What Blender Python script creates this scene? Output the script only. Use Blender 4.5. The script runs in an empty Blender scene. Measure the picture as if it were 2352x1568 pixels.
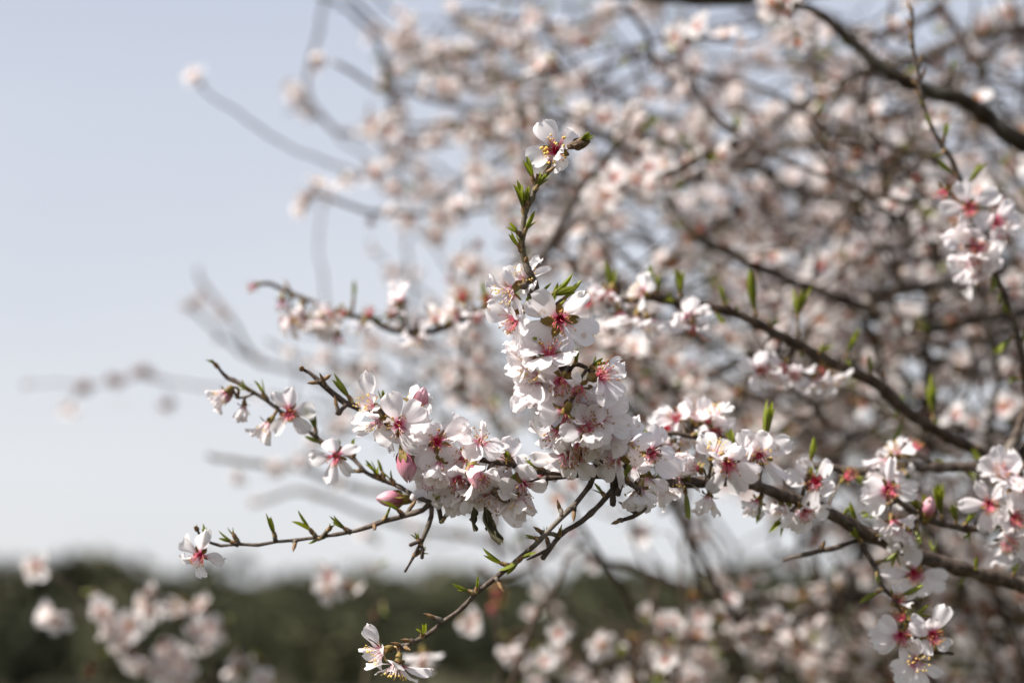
import bpy, math, random
from mathutils import Vector, Matrix, Quaternion
from mathutils import noise as mnoise
random.seed(7)
R = math.radians
sc = bpy.context.scene
col = sc.collection

# ---------------------------------------------------------------- camera
FPX = 50.0 / 36.0 * 2352.0
PITCH = 11.5
CAMZ = 1.60
cam_d = bpy.data.cameras.new("camera")
cam = bpy.data.objects.new("camera", cam_d)
col.objects.link(cam)
cam.location = (0, 0, CAMZ)
cam.rotation_euler = (R(90 + PITCH), 0, 0)
cam_d.lens = 50.0
cam_d.sensor_width = 36.0
cam_d.clip_start = 0.02
cam_d.clip_end = 5000
cam_d.dof.use_dof = True
cam_d.dof.focus_distance = 0.85
cam_d.dof.aperture_fstop = 2.8
sc.camera = cam
CM = Matrix.Translation((0, 0, CAMZ)) @ Matrix.Rotation(R(90 + PITCH), 4, 'X')
CR = CM.to_3x3()

def W(x, y, z):
    """point of the place seen at photo position x, y (2352 wide) and z metres deep"""
    return CM @ Vector(((x - 1176) / FPX * z, -(y - 784) / FPX * z, -z))

def D(v):
    """direction given as right, up, towards the photographer"""
    return (CR @ Vector(v)).normalized()

# ---------------------------------------------------------------- sky and sun
SUN_EL, SUN_AZ = 47.0, -112.0       # azimuth measured from the view direction (+Y), negative = to the left
wd = bpy.data.worlds.new("World")
sc.world = wd
wd.use_nodes = True
nt = wd.node_tree
nt.nodes.clear()
out = nt.nodes.new("ShaderNodeOutputWorld")
bg = nt.nodes.new("ShaderNodeBackground")
sky = nt.nodes.new("ShaderNodeTexSky")
sky.sky_type = 'NISHITA'
sky.sun_disc = False
sky.sun_elevation = R(SUN_EL)
sky.sun_rotation = R(SUN_AZ)
sky.air_density = 1.0
sky.dust_density = 2.5
sky.ozone_density = 1.0
tc = nt.nodes.new("ShaderNodeTexCoord")
sep = nt.nodes.new("ShaderNodeSeparateXYZ")
ramp = nt.nodes.new("ShaderNodeValToRGB")
cr = ramp.color_ramp
cr.elements[0].position = 0.0
cr.elements[0].color = (6.0, 6.05, 6.2, 1)
cr.elements[1].position = 1.0
cr.elements[1].color = (2.8, 3.4, 4.9, 1)
for pos, c in ((0.10, (5.85, 5.95, 6.2)), (0.22, (5.4, 5.6, 6.05)), (0.42, (4.5, 4.85, 5.7))):
    e = cr.elements.new(pos); e.color = (*c, 1)
mix = nt.nodes.new("ShaderNodeMix"); mix.data_type = 'RGBA'
mix.inputs[0].default_value = 0.9
nt.links.new(tc.outputs["Generated"], sep.inputs[0])
nt.links.new(sep.outputs["Z"], ramp.inputs[0])
nt.links.new(sky.outputs[0], mix.inputs[6])
nt.links.new(ramp.outputs[0], mix.inputs[7])
hz = nt.nodes.new("ShaderNodeTexNoise"); hz.inputs["Scale"].default_value = 2.2; hz.inputs["Detail"].default_value = 3
hm = nt.nodes.new("ShaderNodeMapping"); hm.inputs["Scale"].default_value = (1, 1, 3.5)
nt.links.new(tc.outputs["Generated"], hm.inputs[0]); nt.links.new(hm.outputs[0], hz.inputs[0])
hr = nt.nodes.new("ShaderNodeValToRGB")
hr.color_ramp.elements[0].position = .3; hr.color_ramp.elements[0].color = (.965, .972, .985, 1)
hr.color_ramp.elements[1].position = .7; hr.color_ramp.elements[1].color = (1.03, 1.025, 1.015, 1)
nt.links.new(hz.outputs[0], hr.inputs[0])
hx = nt.nodes.new("ShaderNodeMix"); hx.data_type = 'RGBA'; hx.blend_type = 'MULTIPLY'; hx.inputs[0].default_value = 1.0
nt.links.new(mix.outputs[2], hx.inputs[6]); nt.links.new(hr.outputs[0], hx.inputs[7])
nt.links.new(hx.outputs[2], bg.inputs[0])
bg.inputs[1].default_value = 0.0705
nt.links.new(bg.outputs[0], out.inputs[0])

sd = bpy.data.lights.new("sun", 'SUN')
sd.energy = 5.0
sd.angle = R(0.53)
sd.color = (1.0, 0.955, 0.895)
sun = bpy.data.objects.new("sun", sd)
col.objects.link(sun)
a, e = R(SUN_AZ), R(SUN_EL)
to_sun = Vector((math.sin(a) * math.cos(e), math.cos(a) * math.cos(e), math.sin(e)))
sun.rotation_euler = to_sun.to_track_quat('Z', 'Y').to_euler()

vs = sc.view_settings
vs.view_transform = 'Standard'
vs.look = 'None'
vs.exposure = 0.98
vs.gamma = 1.0
vs.use_curve_mapping = False
sc.cycles.max_bounces = 7
sc.cycles.transmission_bounces = 6
sc.cycles.diffuse_bounces = 4
sc.cycles.use_denoising = True
sc.cycles.caustics_reflective = False

# ---------------------------------------------------------------- materials
def new_mat(name):
    m = bpy.data.materials.new(name)
    m.use_nodes = True
    m.node_tree.nodes.clear()
    return m, m.node_tree

def N(t, typ, **kw):
    n = t.nodes.new(typ)
    for k, v in kw.items():
        setattr(n, k, v)
    return n

def ramp_node(t, stops, src):
    r = t.nodes.new("ShaderNodeValToRGB")
    el = r.color_ramp.elements
    el[0].position, el[0].color = stops[0][0], (*stops[0][1], 1)
    el[1].position, el[1].color = stops[-1][0], (*stops[-1][1], 1)
    for p, c in stops[1:-1]:
        q = el.new(p); q.color = (*c, 1)
    t.links.new(src, r.inputs[0])
    return r

def thin_mat(name, stops, trans, tint, spread=0.12, rough=0.5, vein=0.04, spec=0.25, spots=0.0):
    """thin petal or leaf: colour runs along the UV's v, some light passes through"""
    m, t = new_mat(name)
    o = N(t, "ShaderNodeOutputMaterial")
    uv = N(t, "ShaderNodeUVMap")
    sp = N(t, "ShaderNodeSeparateXYZ")
    t.links.new(uv.outputs[0], sp.inputs[0])
    oi = N(t, "ShaderNodeObjectInfo")
    # vary where the colour changes from one petal to the next
    mp = N(t, "ShaderNodeMapping")
    mp.inputs["Scale"].default_value = (34, 2.2, 1)
    t.links.new(uv.outputs[0], mp.inputs[0])
    nz = N(t, "ShaderNodeTexNoise")
    nz.inputs["Scale"].default_value = 1.0
    nz.inputs["Detail"].default_value = 3.0
    t.links.new(mp.outputs[0], nz.inputs[0])
    ad = N(t, "ShaderNodeMath", operation='MULTIPLY_ADD')
    t.links.new(nz.outputs[0], ad.inputs[0])
    ad.inputs[1].default_value = spread
    t.links.new(sp.outputs[1], ad.inputs[2])
    ob = N(t, "ShaderNodeMath", operation='MULTIPLY_ADD')
    t.links.new(oi.outputs["Random"], ob.inputs[0])
    ob.inputs[1].default_value = -0.10
    t.links.new(ad.outputs[0], ob.inputs[2])
    rp = ramp_node(t, stops, ob.outputs[0])
    # veins
    mx = N(t, "ShaderNodeMix", data_type='RGBA', blend_type='MULTIPLY')
    vr = ramp_node(t, [(0.35, (1 - vein * 3, 1 - vein * 4, 1 - vein * 3.5)), (0.6, (1, 1, 1))], nz.outputs[0])
    mx.inputs[0].default_value = 1.0
    t.links.new(rp.outputs[0], mx.inputs[6])
    t.links.new(vr.outputs[0], mx.inputs[7])
    if spots:
        tcn = N(t, "ShaderNodeTexCoord")
        n2 = N(t, "ShaderNodeTexNoise"); n2.inputs["Scale"].default_value = 190; n2.inputs["Detail"].default_value = 2
        vm = N(t, "ShaderNodeVectorMath", operation='ADD'); t.links.new(tcn.outputs["Object"], vm.inputs[0]); t.links.new(oi.outputs["Random"], vm.inputs[1])
        t.links.new(vm.outputs[0], n2.inputs[0])
        r2 = ramp_node(t, [(.66, (0, 0, 0)), (.74, (spots, spots, spots))], n2.outputs[0])
        m2 = N(t, "ShaderNodeMix", data_type='RGBA')
        t.links.new(r2.outputs[0], m2.inputs[0]); t.links.new(mx.outputs[2], m2.inputs[6]); m2.inputs[7].default_value = (0.46, 0.28, 0.14, 1)
        mx = m2
    d = N(t, "ShaderNodeBsdfPrincipled")
    d.inputs["Roughness"].default_value = rough
    d.inputs["Specular IOR Level"].default_value = spec
    tr = N(t, "ShaderNodeBsdfTranslucent")
    tm = N(t, "ShaderNodeMix", data_type='RGBA', blend_type='MULTIPLY')
    tm.inputs[0].default_value = 1.0
    tm.inputs[7].default_value = (*tint, 1)
    t.links.new(mx.outputs[2], d.inputs["Base Color"])
    t.links.new(mx.outputs[2], tm.inputs[6])
    t.links.new(tm.outputs[2], tr.inputs[0])
    bp = N(t, "ShaderNodeBump")
    bp.inputs["Strength"].default_value = 0.25
    bp.inputs["Distance"].default_value = 0.0006
    t.links.new(nz.outputs[0], bp.inputs["Height"])
    t.links.new(bp.outputs[0], d.inputs["Normal"])
    ms = N(t, "ShaderNodeMixShader")
    ms.inputs[0].default_value = trans
    t.links.new(d.outputs[0], ms.inputs[1])
    t.links.new(tr.outputs[0], ms.inputs[2])
    t.links.new(ms.outputs[0], o.inputs[0])
    return m

def rough_mat(name, c1, c2, scale=60, rough=0.8, bump=0.4, dist=0.001, c3=None, stretch=None, spec=0.2, patch=None):
    m, t = new_mat(name)
    o = N(t, "ShaderNodeOutputMaterial")
    d = N(t, "ShaderNodeBsdfPrincipled")
    tcn = N(t, "ShaderNodeTexCoord")
    nz = N(t, "ShaderNodeTexNoise")
    nz.inputs["Scale"].default_value = scale
    nz.inputs["Detail"].default_value = 6
    nz.inputs["Roughness"].default_value = 0.62
    t.links.new(tcn.outputs["Object"], nz.inputs[0])
    stops = [(0.33, c1), (0.66, c2)] if c3 is None else [(0.30, c1), (0.52, c2), (0.70, c3)]
    rp = ramp_node(t, stops, nz.outputs[0])
    if patch:
        n2 = N(t, "ShaderNodeTexNoise"); n2.inputs["Scale"].default_value = scale * .35; n2.inputs["Detail"].default_value = 5
        t.links.new(tcn.outputs["Object"], n2.inputs[0])
        r2 = ramp_node(t, [(.54, (0, 0, 0)), (.66, (.75, .75, .75))], n2.outputs[0])
        m2 = N(t, "ShaderNodeMix", data_type='RGBA')
        t.links.new(r2.outputs[0], m2.inputs[0]); t.links.new(rp.outputs[0], m2.inputs[6]); m2.inputs[7].default_value = (*patch, 1)
        t.links.new(m2.outputs[2], d.inputs["Base Color"])
    else:
        t.links.new(rp.outputs[0], d.inputs["Base Color"])
    d.inputs["Roughness"].default_value = rough
    d.inputs["Specular IOR Level"].default_value = spec
    bp = N(t, "ShaderNodeBump")
    bp.inputs["Strength"].default_value = bump
    bp.inputs["Distance"].default_value = dist
    t.links.new(nz.outputs[0], bp.inputs["Height"])
    t.links.new(bp.outputs[0], d.inputs["Normal"])
    t.links.new(d.outputs[0], o.inputs[0])
    return m

PETAL = thin_mat("petal_white", [(0.0, (0.62, 0.06, 0.20)), (0.12, (0.82, 0.36, 0.48)), (0.23, (0.91, 0.84, 0.86)), (0.42, (0.95, 0.93, 0.93)), (1.0, (0.955, 0.945, 0.94))], 0.58, (1.0, 0.965, 0.965), spots=.55)
PETAL_FAR = thin_mat("petal_blush", [(0.0, (0.58, 0.10, 0.16)), (0.12, (0.82, 0.50, 0.50)), (0.24, (0.91, 0.86, 0.84)), (1.0, (0.93, 0.915, 0.90))], 0.55, (1.0, 0.96, 0.94))
BUDPINK = thin_mat("bud_pink", [(0.0, (0.42, 0.06, 0.13)), (0.45, (0.68, 0.28, 0.36)), (1.0, (0.86, 0.62, 0.66))], 0.25, (0.95, 0.6, 0.65), vein=.12)
LEAF = thin_mat("young_leaf", [(0.0, (0.26, 0.20, 0.06)), (0.35, (0.18, 0.21, 0.022)), (1.0, (0.27, 0.31, 0.035))], 0.38, (1.0, 1.0, 0.35), rough=0.38, spec=0.5)
SEPAL = rough_mat("sepal_olive_red", (0.16, 0.035, 0.03), (0.17, 0.14, 0.035), scale=220, rough=0.6, dist=0.0004, c3=(0.26, 0.16, 0.05))
CUPIN = rough_mat("cup_crimson", (0.50, 0.012, 0.07), (0.68, 0.05, 0.16), scale=300, rough=0.5, dist=0.0003)
RUST = rough_mat("spent_calyx_rust", (0.20, 0.040, 0.040), (0.27, 0.10, 0.065), scale=200, rough=0.6, dist=0.0004)
FILA = rough_mat("filament_pale", (0.80, 0.55, 0.58), (0.86, 0.74, 0.70), scale=400, rough=0.5, bump=0.0)
FILR = rough_mat("filament_rose", (0.62, 0.07, 0.16), (0.74, 0.24, 0.26), scale=400, rough=0.5, bump=0.0)
ANTH = rough_mat("anther_yellow", (0.66, 0.42, 0.09), (0.84, 0.62, 0.18), scale=900, rough=0.6, bump=0.0)
ANTB = rough_mat("anther_brown", (0.26, 0.13, 0.03), (0.42, 0.24, 0.06), scale=900, rough=0.6, bump=0.0)
BARK = rough_mat("bark_twig", (0.026, 0.017, 0.012), (0.078, 0.056, 0.043), scale=170, rough=0.7, bump=0.9, dist=0.0012, c3=(0.15, 0.12, 0.098), patch=(0.19, 0.165, 0.135))
BARKG = rough_mat("bark_green_shoot", (0.050, 0.036, 0.020), (0.115, 0.092, 0.055), scale=160, rough=0.6, bump=0.7, dist=0.0008, c3=(0.17, 0.145, 0.10), patch=(0.17, 0.14, 0.12))
BARKW = rough_mat("bark_brown", (0.024, 0.015, 0.010), (0.058, 0.039, 0.027), scale=110, rough=0.8, bump=0.6, dist=0.001, c3=(0.125, 0.092, 0.070))
BARKD = rough_mat("bark_old", (0.018, 0.012, 0.008), (0.042, 0.030, 0.021), scale=60, rough=0.85, bump=0.9, dist=0.003, c3=(0.075, 0.062, 0.050), patch=(0.085, 0.08, 0.065))
SCALE = rough_mat("bud_scale", (0.08, 0.042, 0.022), (0.22, 0.13, 0.06), scale=260, rough=0.6, dist=0.0004, c3=(0.42, 0.36, 0.16))
BUDBR = rough_mat("bud_brown_hairy", (0.05, 0.032, 0.024), (0.13, 0.085, 0.055), scale=500, rough=0.85, dist=0.0006, c3=(0.24, 0.19, 0.13))
DRY = rough_mat("dry_leaf", (0.030, 0.028, 0.012), (0.060, 0.050, 0.025), scale=120, rough=0.7)

# ---------------------------------------------------------------- mesh helpers
class MB:
    def __init__(s):
        s.v, s.f, s.uv, s.mi, s.mats = [], [], [], [], []
    def mat(s, m):
        if m not in s.mats: s.mats.append(m)
        return s.mats.index(m)
    def face(s, idx, uvs, mi):
        s.f.append(idx); s.uv.append(uvs); s.mi.append(mi)
    def grid(s, rows, m, close=False):
        """rows of points, each with (co, u, v)"""
        mi = s.mat(m); b = len(s.v); nc = len(rows[0])
        for r in rows:
            for p in r: s.v.append(p[0])
        for i in range(len(rows) - 1):
            for j in range(nc if close else nc - 1):
                k = (j + 1) % nc
                A, B, C2, D2 = rows[i][j], rows[i][k], rows[i + 1][k], rows[i + 1][j]
                s.face((b + i * nc + j, b + i * nc + k, b + (i + 1) * nc + k, b + (i + 1) * nc + j),
                       ((A[1], A[2]), (B[1], B[2]), (C2[1], C2[2]), (D2[1], D2[2])), mi)
    def add(s, o, M):
        b = len(s.v); mp = [s.mat(m) for m in o.mats]
        s.v.extend(M @ Vector(p) for p in o.v)
        for f, u, mi in zip(o.f, o.uv, o.mi):
            s.f.append(tuple(b + i for i in f)); s.uv.append(u); s.mi.append(mp[mi])
    def mesh(s, name):
        me = bpy.data.meshes.new(name)
        me.from_pydata([tuple(p) for p in s.v], [], s.f)
        for m in s.mats: me.materials.append(m)
        me.polygons.foreach_set("material_index", s.mi)
        me.polygons.foreach_set("use_smooth", [True] * len(s.f))
        ul = me.uv_layers.new(name="UVMap")
        flat = []
        for u in s.uv:
            for a_ in u: flat.extend(a_)
        ul.data.foreach_set("uv", flat)
        me.update()
        return me

def link(name, me, parent=None, M=None, **props):
    o = bpy.data.objects.new(name, me)
    col.objects.link(o)
    if parent is not None: o.parent = parent
    if M is not None: o.matrix_local = M
    for k, v in props.items(): o[k] = v
    return o

def catmull(pts, step):
    """pts: [(Vector, r)] -> dense list"""
    o = []
    n = len(pts)
    for i in range(n - 1):
        p0 = pts[max(i - 1, 0)]; p1 = pts[i]; p2 = pts[i + 1]; p3 = pts[min(i + 2, n - 1)]
        L = (p2[0] - p1[0]).length
        k = max(1, int(L / step))
        for j in range(k):
            t = j / k
            q = 0.5 * ((2 * p1[0]) + (p2[0] - p0[0]) * t + (2 * p0[0] - 5 * p1[0] + 4 * p2[0] - p3[0]) * t * t + (3 * p1[0] - p0[0] - 3 * p2[0] + p3[0]) * t ** 3)
            o.append((q, p1[1] + (p2[1] - p1[1]) * t))
    o.append(pts[-1])
    return o

def tube(mb, pts, m, sides=9, step=0.004, rough=0.10, nodes=0.035, wig=0.0):
    """a branch: tapered, a bit knobbly, closed at both ends; returns the dense centre line"""
    ds = catmull(pts, step)
    if wig:
        for i in range(1, len(ds) - 1):
            p, r = ds[i]
            ds[i] = (p + mnoise.noise_vector(p * 14.0) * wig + mnoise.noise_vector(p * 48.0) * wig * .35, r)
    rows = []
    up = Vector((0.13, 0.31, 1)).normalized()
    acc = random.random() * nodes; s_ = 0.0
    T = (ds[1][0] - ds[0][0]).normalized()
    X = T.orthogonal().normalized()
    last = None
    for i, (p, r) in enumerate(ds):
        if i < len(ds) - 1:
            T2 = (ds[i + 1][0] - p)
            T2 = T2.normalized() if T2.length > 1e-9 else T
        else: T2 = T
        X = (X - T2 * X.dot(T2)).normalized(); Y = T2.cross(X); T = T2
        if last is not None: s_ += (p - last).length
        last = p
        ph = (s_ + acc) % nodes / nodes
        b = 1.0 + 0.22 * math.exp(-((ph - 0.5) / 0.09) ** 2)
        row = []
        for j in range(sides):
            an = 2 * math.pi * j / sides
            dr = Vector(X * math.cos(an) + Y * math.sin(an))
            rr = r * b * (1 + rough * 2 * mnoise.noise((p + dr * r) * (0.6 / max(r, 0.0008))))
            row.append((p + dr * rr, j / sides, s_ * 20))
        if i == 0: rows.append([(p - T * r * 0.3 + (q[0] - p) * 0.05, q[1], q[2]) for q in row])
        rows.append(row)
        if i == len(ds) - 1: rows.append([(p + T * r * 0.6 + (q[0] - p) * 0.05, q[1], q[2]) for q in row])
    mb.grid(rows, m, close=True)
    return ds

def lerp_tab(tab, t):
    for (a0, b0), (a1, b1) in zip(tab, tab[1:]):
        if t <= a1: return b0 + (b1 - b0) * (t - a0) / (a1 - a0)
    return tab[-1][1]

PW = [(0, .13), (.08, .17), (.2, .42), (.35, .70), (.5, .88), (.65, .98), (.78, 1.0), (.88, .90), (.95, .70), (1.0, .40)]
def petal_mb(rng, nr=10, nc=9, mat=PETAL, L=0.0175, Wd=0.0145, wave=1.0, curl=0.0):
    mb = MB(); rows = []
    c1 = rng.uniform(.02, .16); c2 = rng.uniform(-.05, .16); ph = rng.uniform(0, 6.28); ph2 = rng.uniform(0, 6.28)
    tw = rng.uniform(-.35, .35) * wave; notch = rng.uniform(.03, .13); asym = rng.uniform(-.12, .12)
    ts = [(i / nr) ** 0.9 for i in range(nr + 1)]
    for t in ts:
        row = []
        hw = lerp_tab(PW, t) * Wd / 2
        for j in range(nc):
            s = -1 + 2 * j / (nc - 1)
            x = s * hw + asym * L * t * t * .6
            y = L * t
            if t > .7:
                y -= L * notch * math.exp(-((s - asym) / .28) ** 2) * (t - .7) / .3
                y += L * .022 * math.sin(s * 9 + ph) * (t - .7) / .3 * wave
            edge = s * s * t
            z = L * (c2 * math.sin(t * 2.4) + c1 * s * s * math.sin(t * 2.6)
                     + .035 * wave * edge * math.sin(7 * t + ph + 2 * s) + .045 * wave * t * t * math.sin(4.2 * s + ph2)
                     + curl * t ** 3)
            z += math.sin(tw * t) * x
            row.append((Vector((x, y, z)), (s + 1) / 2, t))
        rows.append(row)
    mb.grid(rows, mat)
    return mb

def lathe(mb, prof, m, sides=9, v0=0, v1=1):
    rows = []
    for i, (r, z) in enumerate(prof):
        v = v0 + (v1 - v0) * i / (len(prof) - 1)
        rows.append([(Vector((r * math.cos(2 * math.pi * j / sides), r * math.sin(2 * math.pi * j / sides), z)), j / sides, v) for j in range(sides)])
    mb.grid(rows, m, close=True)

def lance(mb, M, L, Wd, m, fold=.35, bend=.3, nr=6, nc=5):
    rows = []
    for i in range(nr + 1):
        t = i / nr
        hw = Wd / 2 * (math.sin(math.pi * min(1, t * .92 + .06)) ** .8)
        if i == nr: hw = Wd * .02
        row = []
        for j in range(nc):
            s = -1 + 2 * j / (nc - 1)
            row.append((M @ Vector((s * hw, L * t * (1 - bend * bend * t * .3), L * bend * t * t + abs(s) * hw * fold * 2)), (s + 1) / 2, t))
        rows.append(row)
    mb.grid(rows, m)

def RZ(a): return Matrix.Rotation(a, 4, 'Z')
def RX(a): return Matrix.Rotation(a, 4, 'X')
def TR(*v): return Matrix.Translation(v)

def calyx_mb(rng, low=False):
    mb = MB()
    s = 6 if low else 11
    lathe(mb, [(.0008, -.0078), (.0017, -.0072), (.0024, -.0052), (.0026, -.003), (.0029, -.0008), (.0031, .0)], SEPAL, s)
    lathe(mb, [(.0030, .0), (.0024, -.0012), (.0016, -.003), (.0004, -.0040)], CUPIN, s)
    for k in range(5):
        M = RZ(2 * math.pi * (k + .5) / 5 + rng.uniform(-.1, .1)) @ TR(0, .0027, -.0003) @ RX(rng.uniform(-.35, .25))
        lance(mb, M, rng.uniform(.0058, .0075), .0042, SEPAL, fold=.15, bend=-.15, nr=3 if low else 5, nc=3 if low else 5)
    return mb

def stamen_mb(rng, n=24, fil=FILA, an=ANTH, spread=.65, low=False, big=1.0):
    mb = MB(); mf = mb.mat(fil)
    items = [(rng.uniform(.10, spread), rng.uniform(0, 6.28), rng.uniform(.0075, .0118)) for _ in range(n)] + [(.05, 1., .0125)]
    for q, (ti, az, L) in enumerate(items):
        d = Vector((math.sin(ti) * math.cos(az), math.sin(ti) * math.sin(az), math.cos(ti)))
        b = Vector((.0022 * math.cos(az), .0022 * math.sin(az), -.001)) if q < n else Vector((0, 0, -.003))
        mid = b + d * L * .55 + Vector((rng.uniform(-1, 1), rng.uniform(-1, 1), 0)) * .0006
        tip = b + d * L + Vector((math.cos(az), math.sin(az), 0)) * L * rng.uniform(-.05, .16)
        r = .00020
        rows = []
        X = d.orthogonal().normalized(); Y = d.cross(X)
        for p, rr in ((b, r * 1.3), (mid, r), (tip, r * .8)):
            rows.append([(p + (X * math.cos(2.094 * j) + Y * math.sin(2.094 * j)) * rr, 0, 0) for j in range(3)])
        mb.grid(rows, fil, close=True)
        if q == n: continue
        ar = rng.uniform(.00058, .00085) * big
        E = [tip + Vector(v) * ar for v in ((1, 0, 0), (-1, 0, 0), (0, 1, 0), (0, -1, 0), (0, 0, 1.3), (0, 0, -1.3))]
        b0 = len(mb.v); mb.v.extend(E); mi = mb.mat(an)
        for f in ((0, 2, 4), (2, 1, 4), (1, 3, 4), (3, 0, 4), (2, 0, 5), (1, 2, 5), (3, 1, 5), (0, 3, 5)):
            mb.face(tuple(b0 + i for i in f), ((0, 0),) * 3, mi)
    return mb

rg = random.Random(11)
PETALS = [petal_mb(rg, wave=rg.uniform(.8, 2.0), curl=rg.uniform(-.15, .12)).mesh("petal") for _ in range(16)]
CRUMPLED = [petal_mb(rg, wave=3.0, Wd=.0115, curl=rg.uniform(-.5, .5)).mesh("petal_crumpled") for _ in range(8)]
CALYX = [calyx_mb(rg).mesh("calyx") for _ in range(4)]
STAM = [stamen_mb(rg, 24, spread=.55).mesh("stamens"), stamen_mb(rg, 20, spread=.7, an=ANTB).mesh("stamens"),
        stamen_mb(rg, 24, fil=FILR, an=ANTB, spread=.5).mesh("stamens"), stamen_mb(rg, 26, fil=FILR, spread=.55, an=ANTB).mesh("stamens"),
        stamen_mb(rg, 30, fil=FILR, spread=.8, big=1.35).mesh("stamens")]

_sp = MB(); lance(_sp, Matrix.Identity(4), .0088, .0052, SEPAL, fold=.12, bend=-.12, nr=6, nc=5); SEP = _sp.mesh('sepal')
def leaf_mesh():
    mb = MB()
    lance(mb, Matrix.Identity(4), .0130, .0027, LEAF, fold=rg.uniform(.3, .7), bend=rg.uniform(-.15, .4), nr=7, nc=5)
    return mb.mesh("leaf")
LEAVES = [leaf_mesh() for _ in range(6)]

def far_flower(rng, kind):
    """a whole blossom in one light mesh for the ones that are far out of focus"""
    mb = MB()
    mb.add(calyx_mb(rng, low=True), Matrix.Identity(4))
    if kind == 'bare':
        b = MB(); lathe(b, [(.0026, -.001), (.0034, .002), (.0026, .0045), (.0003, .0055)], RUST, 6); mb.add(b, Matrix.Identity(4))
        for k in range(9):
            lance(mb, RZ(k * .7) @ TR(0, .0015, 0) @ RX(rng.uniform(.6, 1.3)), .008, .0008, FILR, nr=2, nc=3)
        return mb
    for k in range(5):
        if rng.random() < .06: continue
        p = petal_mb(rng, nr=5, nc=5, mat=PETAL_FAR, wave=1.3, L=.0175 * rng.uniform(.85, 1.1), Wd=.0145 * rng.uniform(.85, 1.1))
        lift = rng.uniform(-.1, .6) if kind == 'open' else rng.uniform(.8, 1.25)
        mb.add(p, RZ(2 * math.pi * k / 5 + rng.uniform(-.2, .2)) @ TR(0, .0025, 0) @ RX(lift))
    for k in range(12):
        lance(mb, RZ(k * .55 + rng.random()) @ TR(0, .001, 0) @ RX(rng.uniform(.7, 1.4)), .0105, .0011, ANTH if k % 3 else FILR, nr=2, nc=3)
    return mb
def far_tuft(rng):
    mb = MB()
    for k in range(4):
        lance(mb, RZ(k * 1.6 + rng.random()) @ TR(0, .0006, 0) @ RX(rng.uniform(.8, 1.35)), rng.uniform(.011, .018), .0045, LEAF, nr=3, nc=3)
    lathe(mb, [(.0003, -.006), (.0017, -.003), (.0016, .001), (.0002, .003)], SCALE, 6)
    return mb
FAR_MB = [far_flower(rg, 'open') for _ in range(9)] + [far_flower(rg, 'cup') for _ in range(3)]
BARE_MB = [far_flower(rg, 'bare') for _ in range(3)]
TUFT_MB = [far_tuft(rg) for _ in range(4)]
FAR = [m.mesh("blossom") for m in FAR_MB]
BARE = [m.mesh("spent_blossom") for m in BARE_MB]
TUFT = [m.mesh("leaf_tuft") for m in TUFT_MB]

def bud_mesh(dark=False):
    mb = MB()
    pm = BUDBR if dark else BUDPINK; sm_ = BUDBR if dark else SEPAL
    lathe(mb, [(.0022, 0), (.0032, .002), (.0038, .005), (.0034, .0082), (.0020, .0108), (.0004, .0120)], pm, 10)
    for k in range(4):
        rows = []
        for i in range(9):
            t = i / 8; rad = .0041 * math.sin(math.pi * (t * .80 + .17)) ** .8 * (1.0 + .07 * (k % 2)) ; wv = .95 * math.sin(math.pi * (t * .8 + .14)) ** .5
            rows.append([(Vector((rad * math.cos(k * 1.57 + a2 * wv + t * .6), rad * math.sin(k * 1.57 + a2 * wv + t * .6), .0128 * t + .0006 * math.cos(a2 * 2.5))) * (1 + .05 * abs(a2)), (a2 + 1) / 2, t) for a2 in (-1, -.6, -.2, .2, .6, 1)])
        mb.grid(rows, pm)
    lathe(mb, [(.0006, -.0055), (.0018, -.005), (.0026, -.0025), (.0031, .0005)], sm_, 10)
    for k in range(5):
        lance(mb, RZ(k * 1.2566 + .2) @ TR(0, .0031, 0) @ RX(1.22), .0062, .0040, sm_, fold=-.2, bend=.25, nr=4, nc=3)
    return mb.mesh("flower_bud")
BUD, BUDD = bud_mesh(), bud_mesh(True)

# ---------------------------------------------------------------- builders for branches
def frame(pos, d, roll=0.0):
    z = d.normalized()
    x = CR @ Vector((1, 0, 0))
    x = x - z * x.dot(z)
    if x.length < .15: x = (CR @ Vector((0, 1, 0))); x = x - z * x.dot(z)
    x.normalize(); y = z.cross(x)
    M = Matrix((x, y, z)).transposed().to_4x4()
    M.translation = pos
    return M @ RZ(roll)

THICK = 1.18
def auto_shoots(b, x0, x1, gap, sc_=1.0, n0=0):
    rng = random.Random(int(x0) + 77)
    acc = 0; last = None
    for p, r_ in list(b.cl):
        c = CM.inverted() @ p
        px = 1176 + c.x / -c.z * FPX; py = 784 - c.y / -c.z * FPX
        if last is not None: acc += min((p - last).length, .01)
        last = p
        if acc > gap * rng.uniform(.6, 1.5) and x0 < px < x1 and py < 1600:
            acc = 0
            k = -c.z / .9
            an = R(rng.gauss(90, 45)); L_ = rng.uniform(20, 48)
            b.shoot(px, py, px + math.cos(an) * L_ / k, py - math.sin(an) * L_ / k, n=rng.choice((2, 3, 3, 5)), sc_=rng.uniform(.6, 1.15) * sc_, tip=rng.random() < .25, dz=rng.uniform(-.012, .006))

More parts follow.
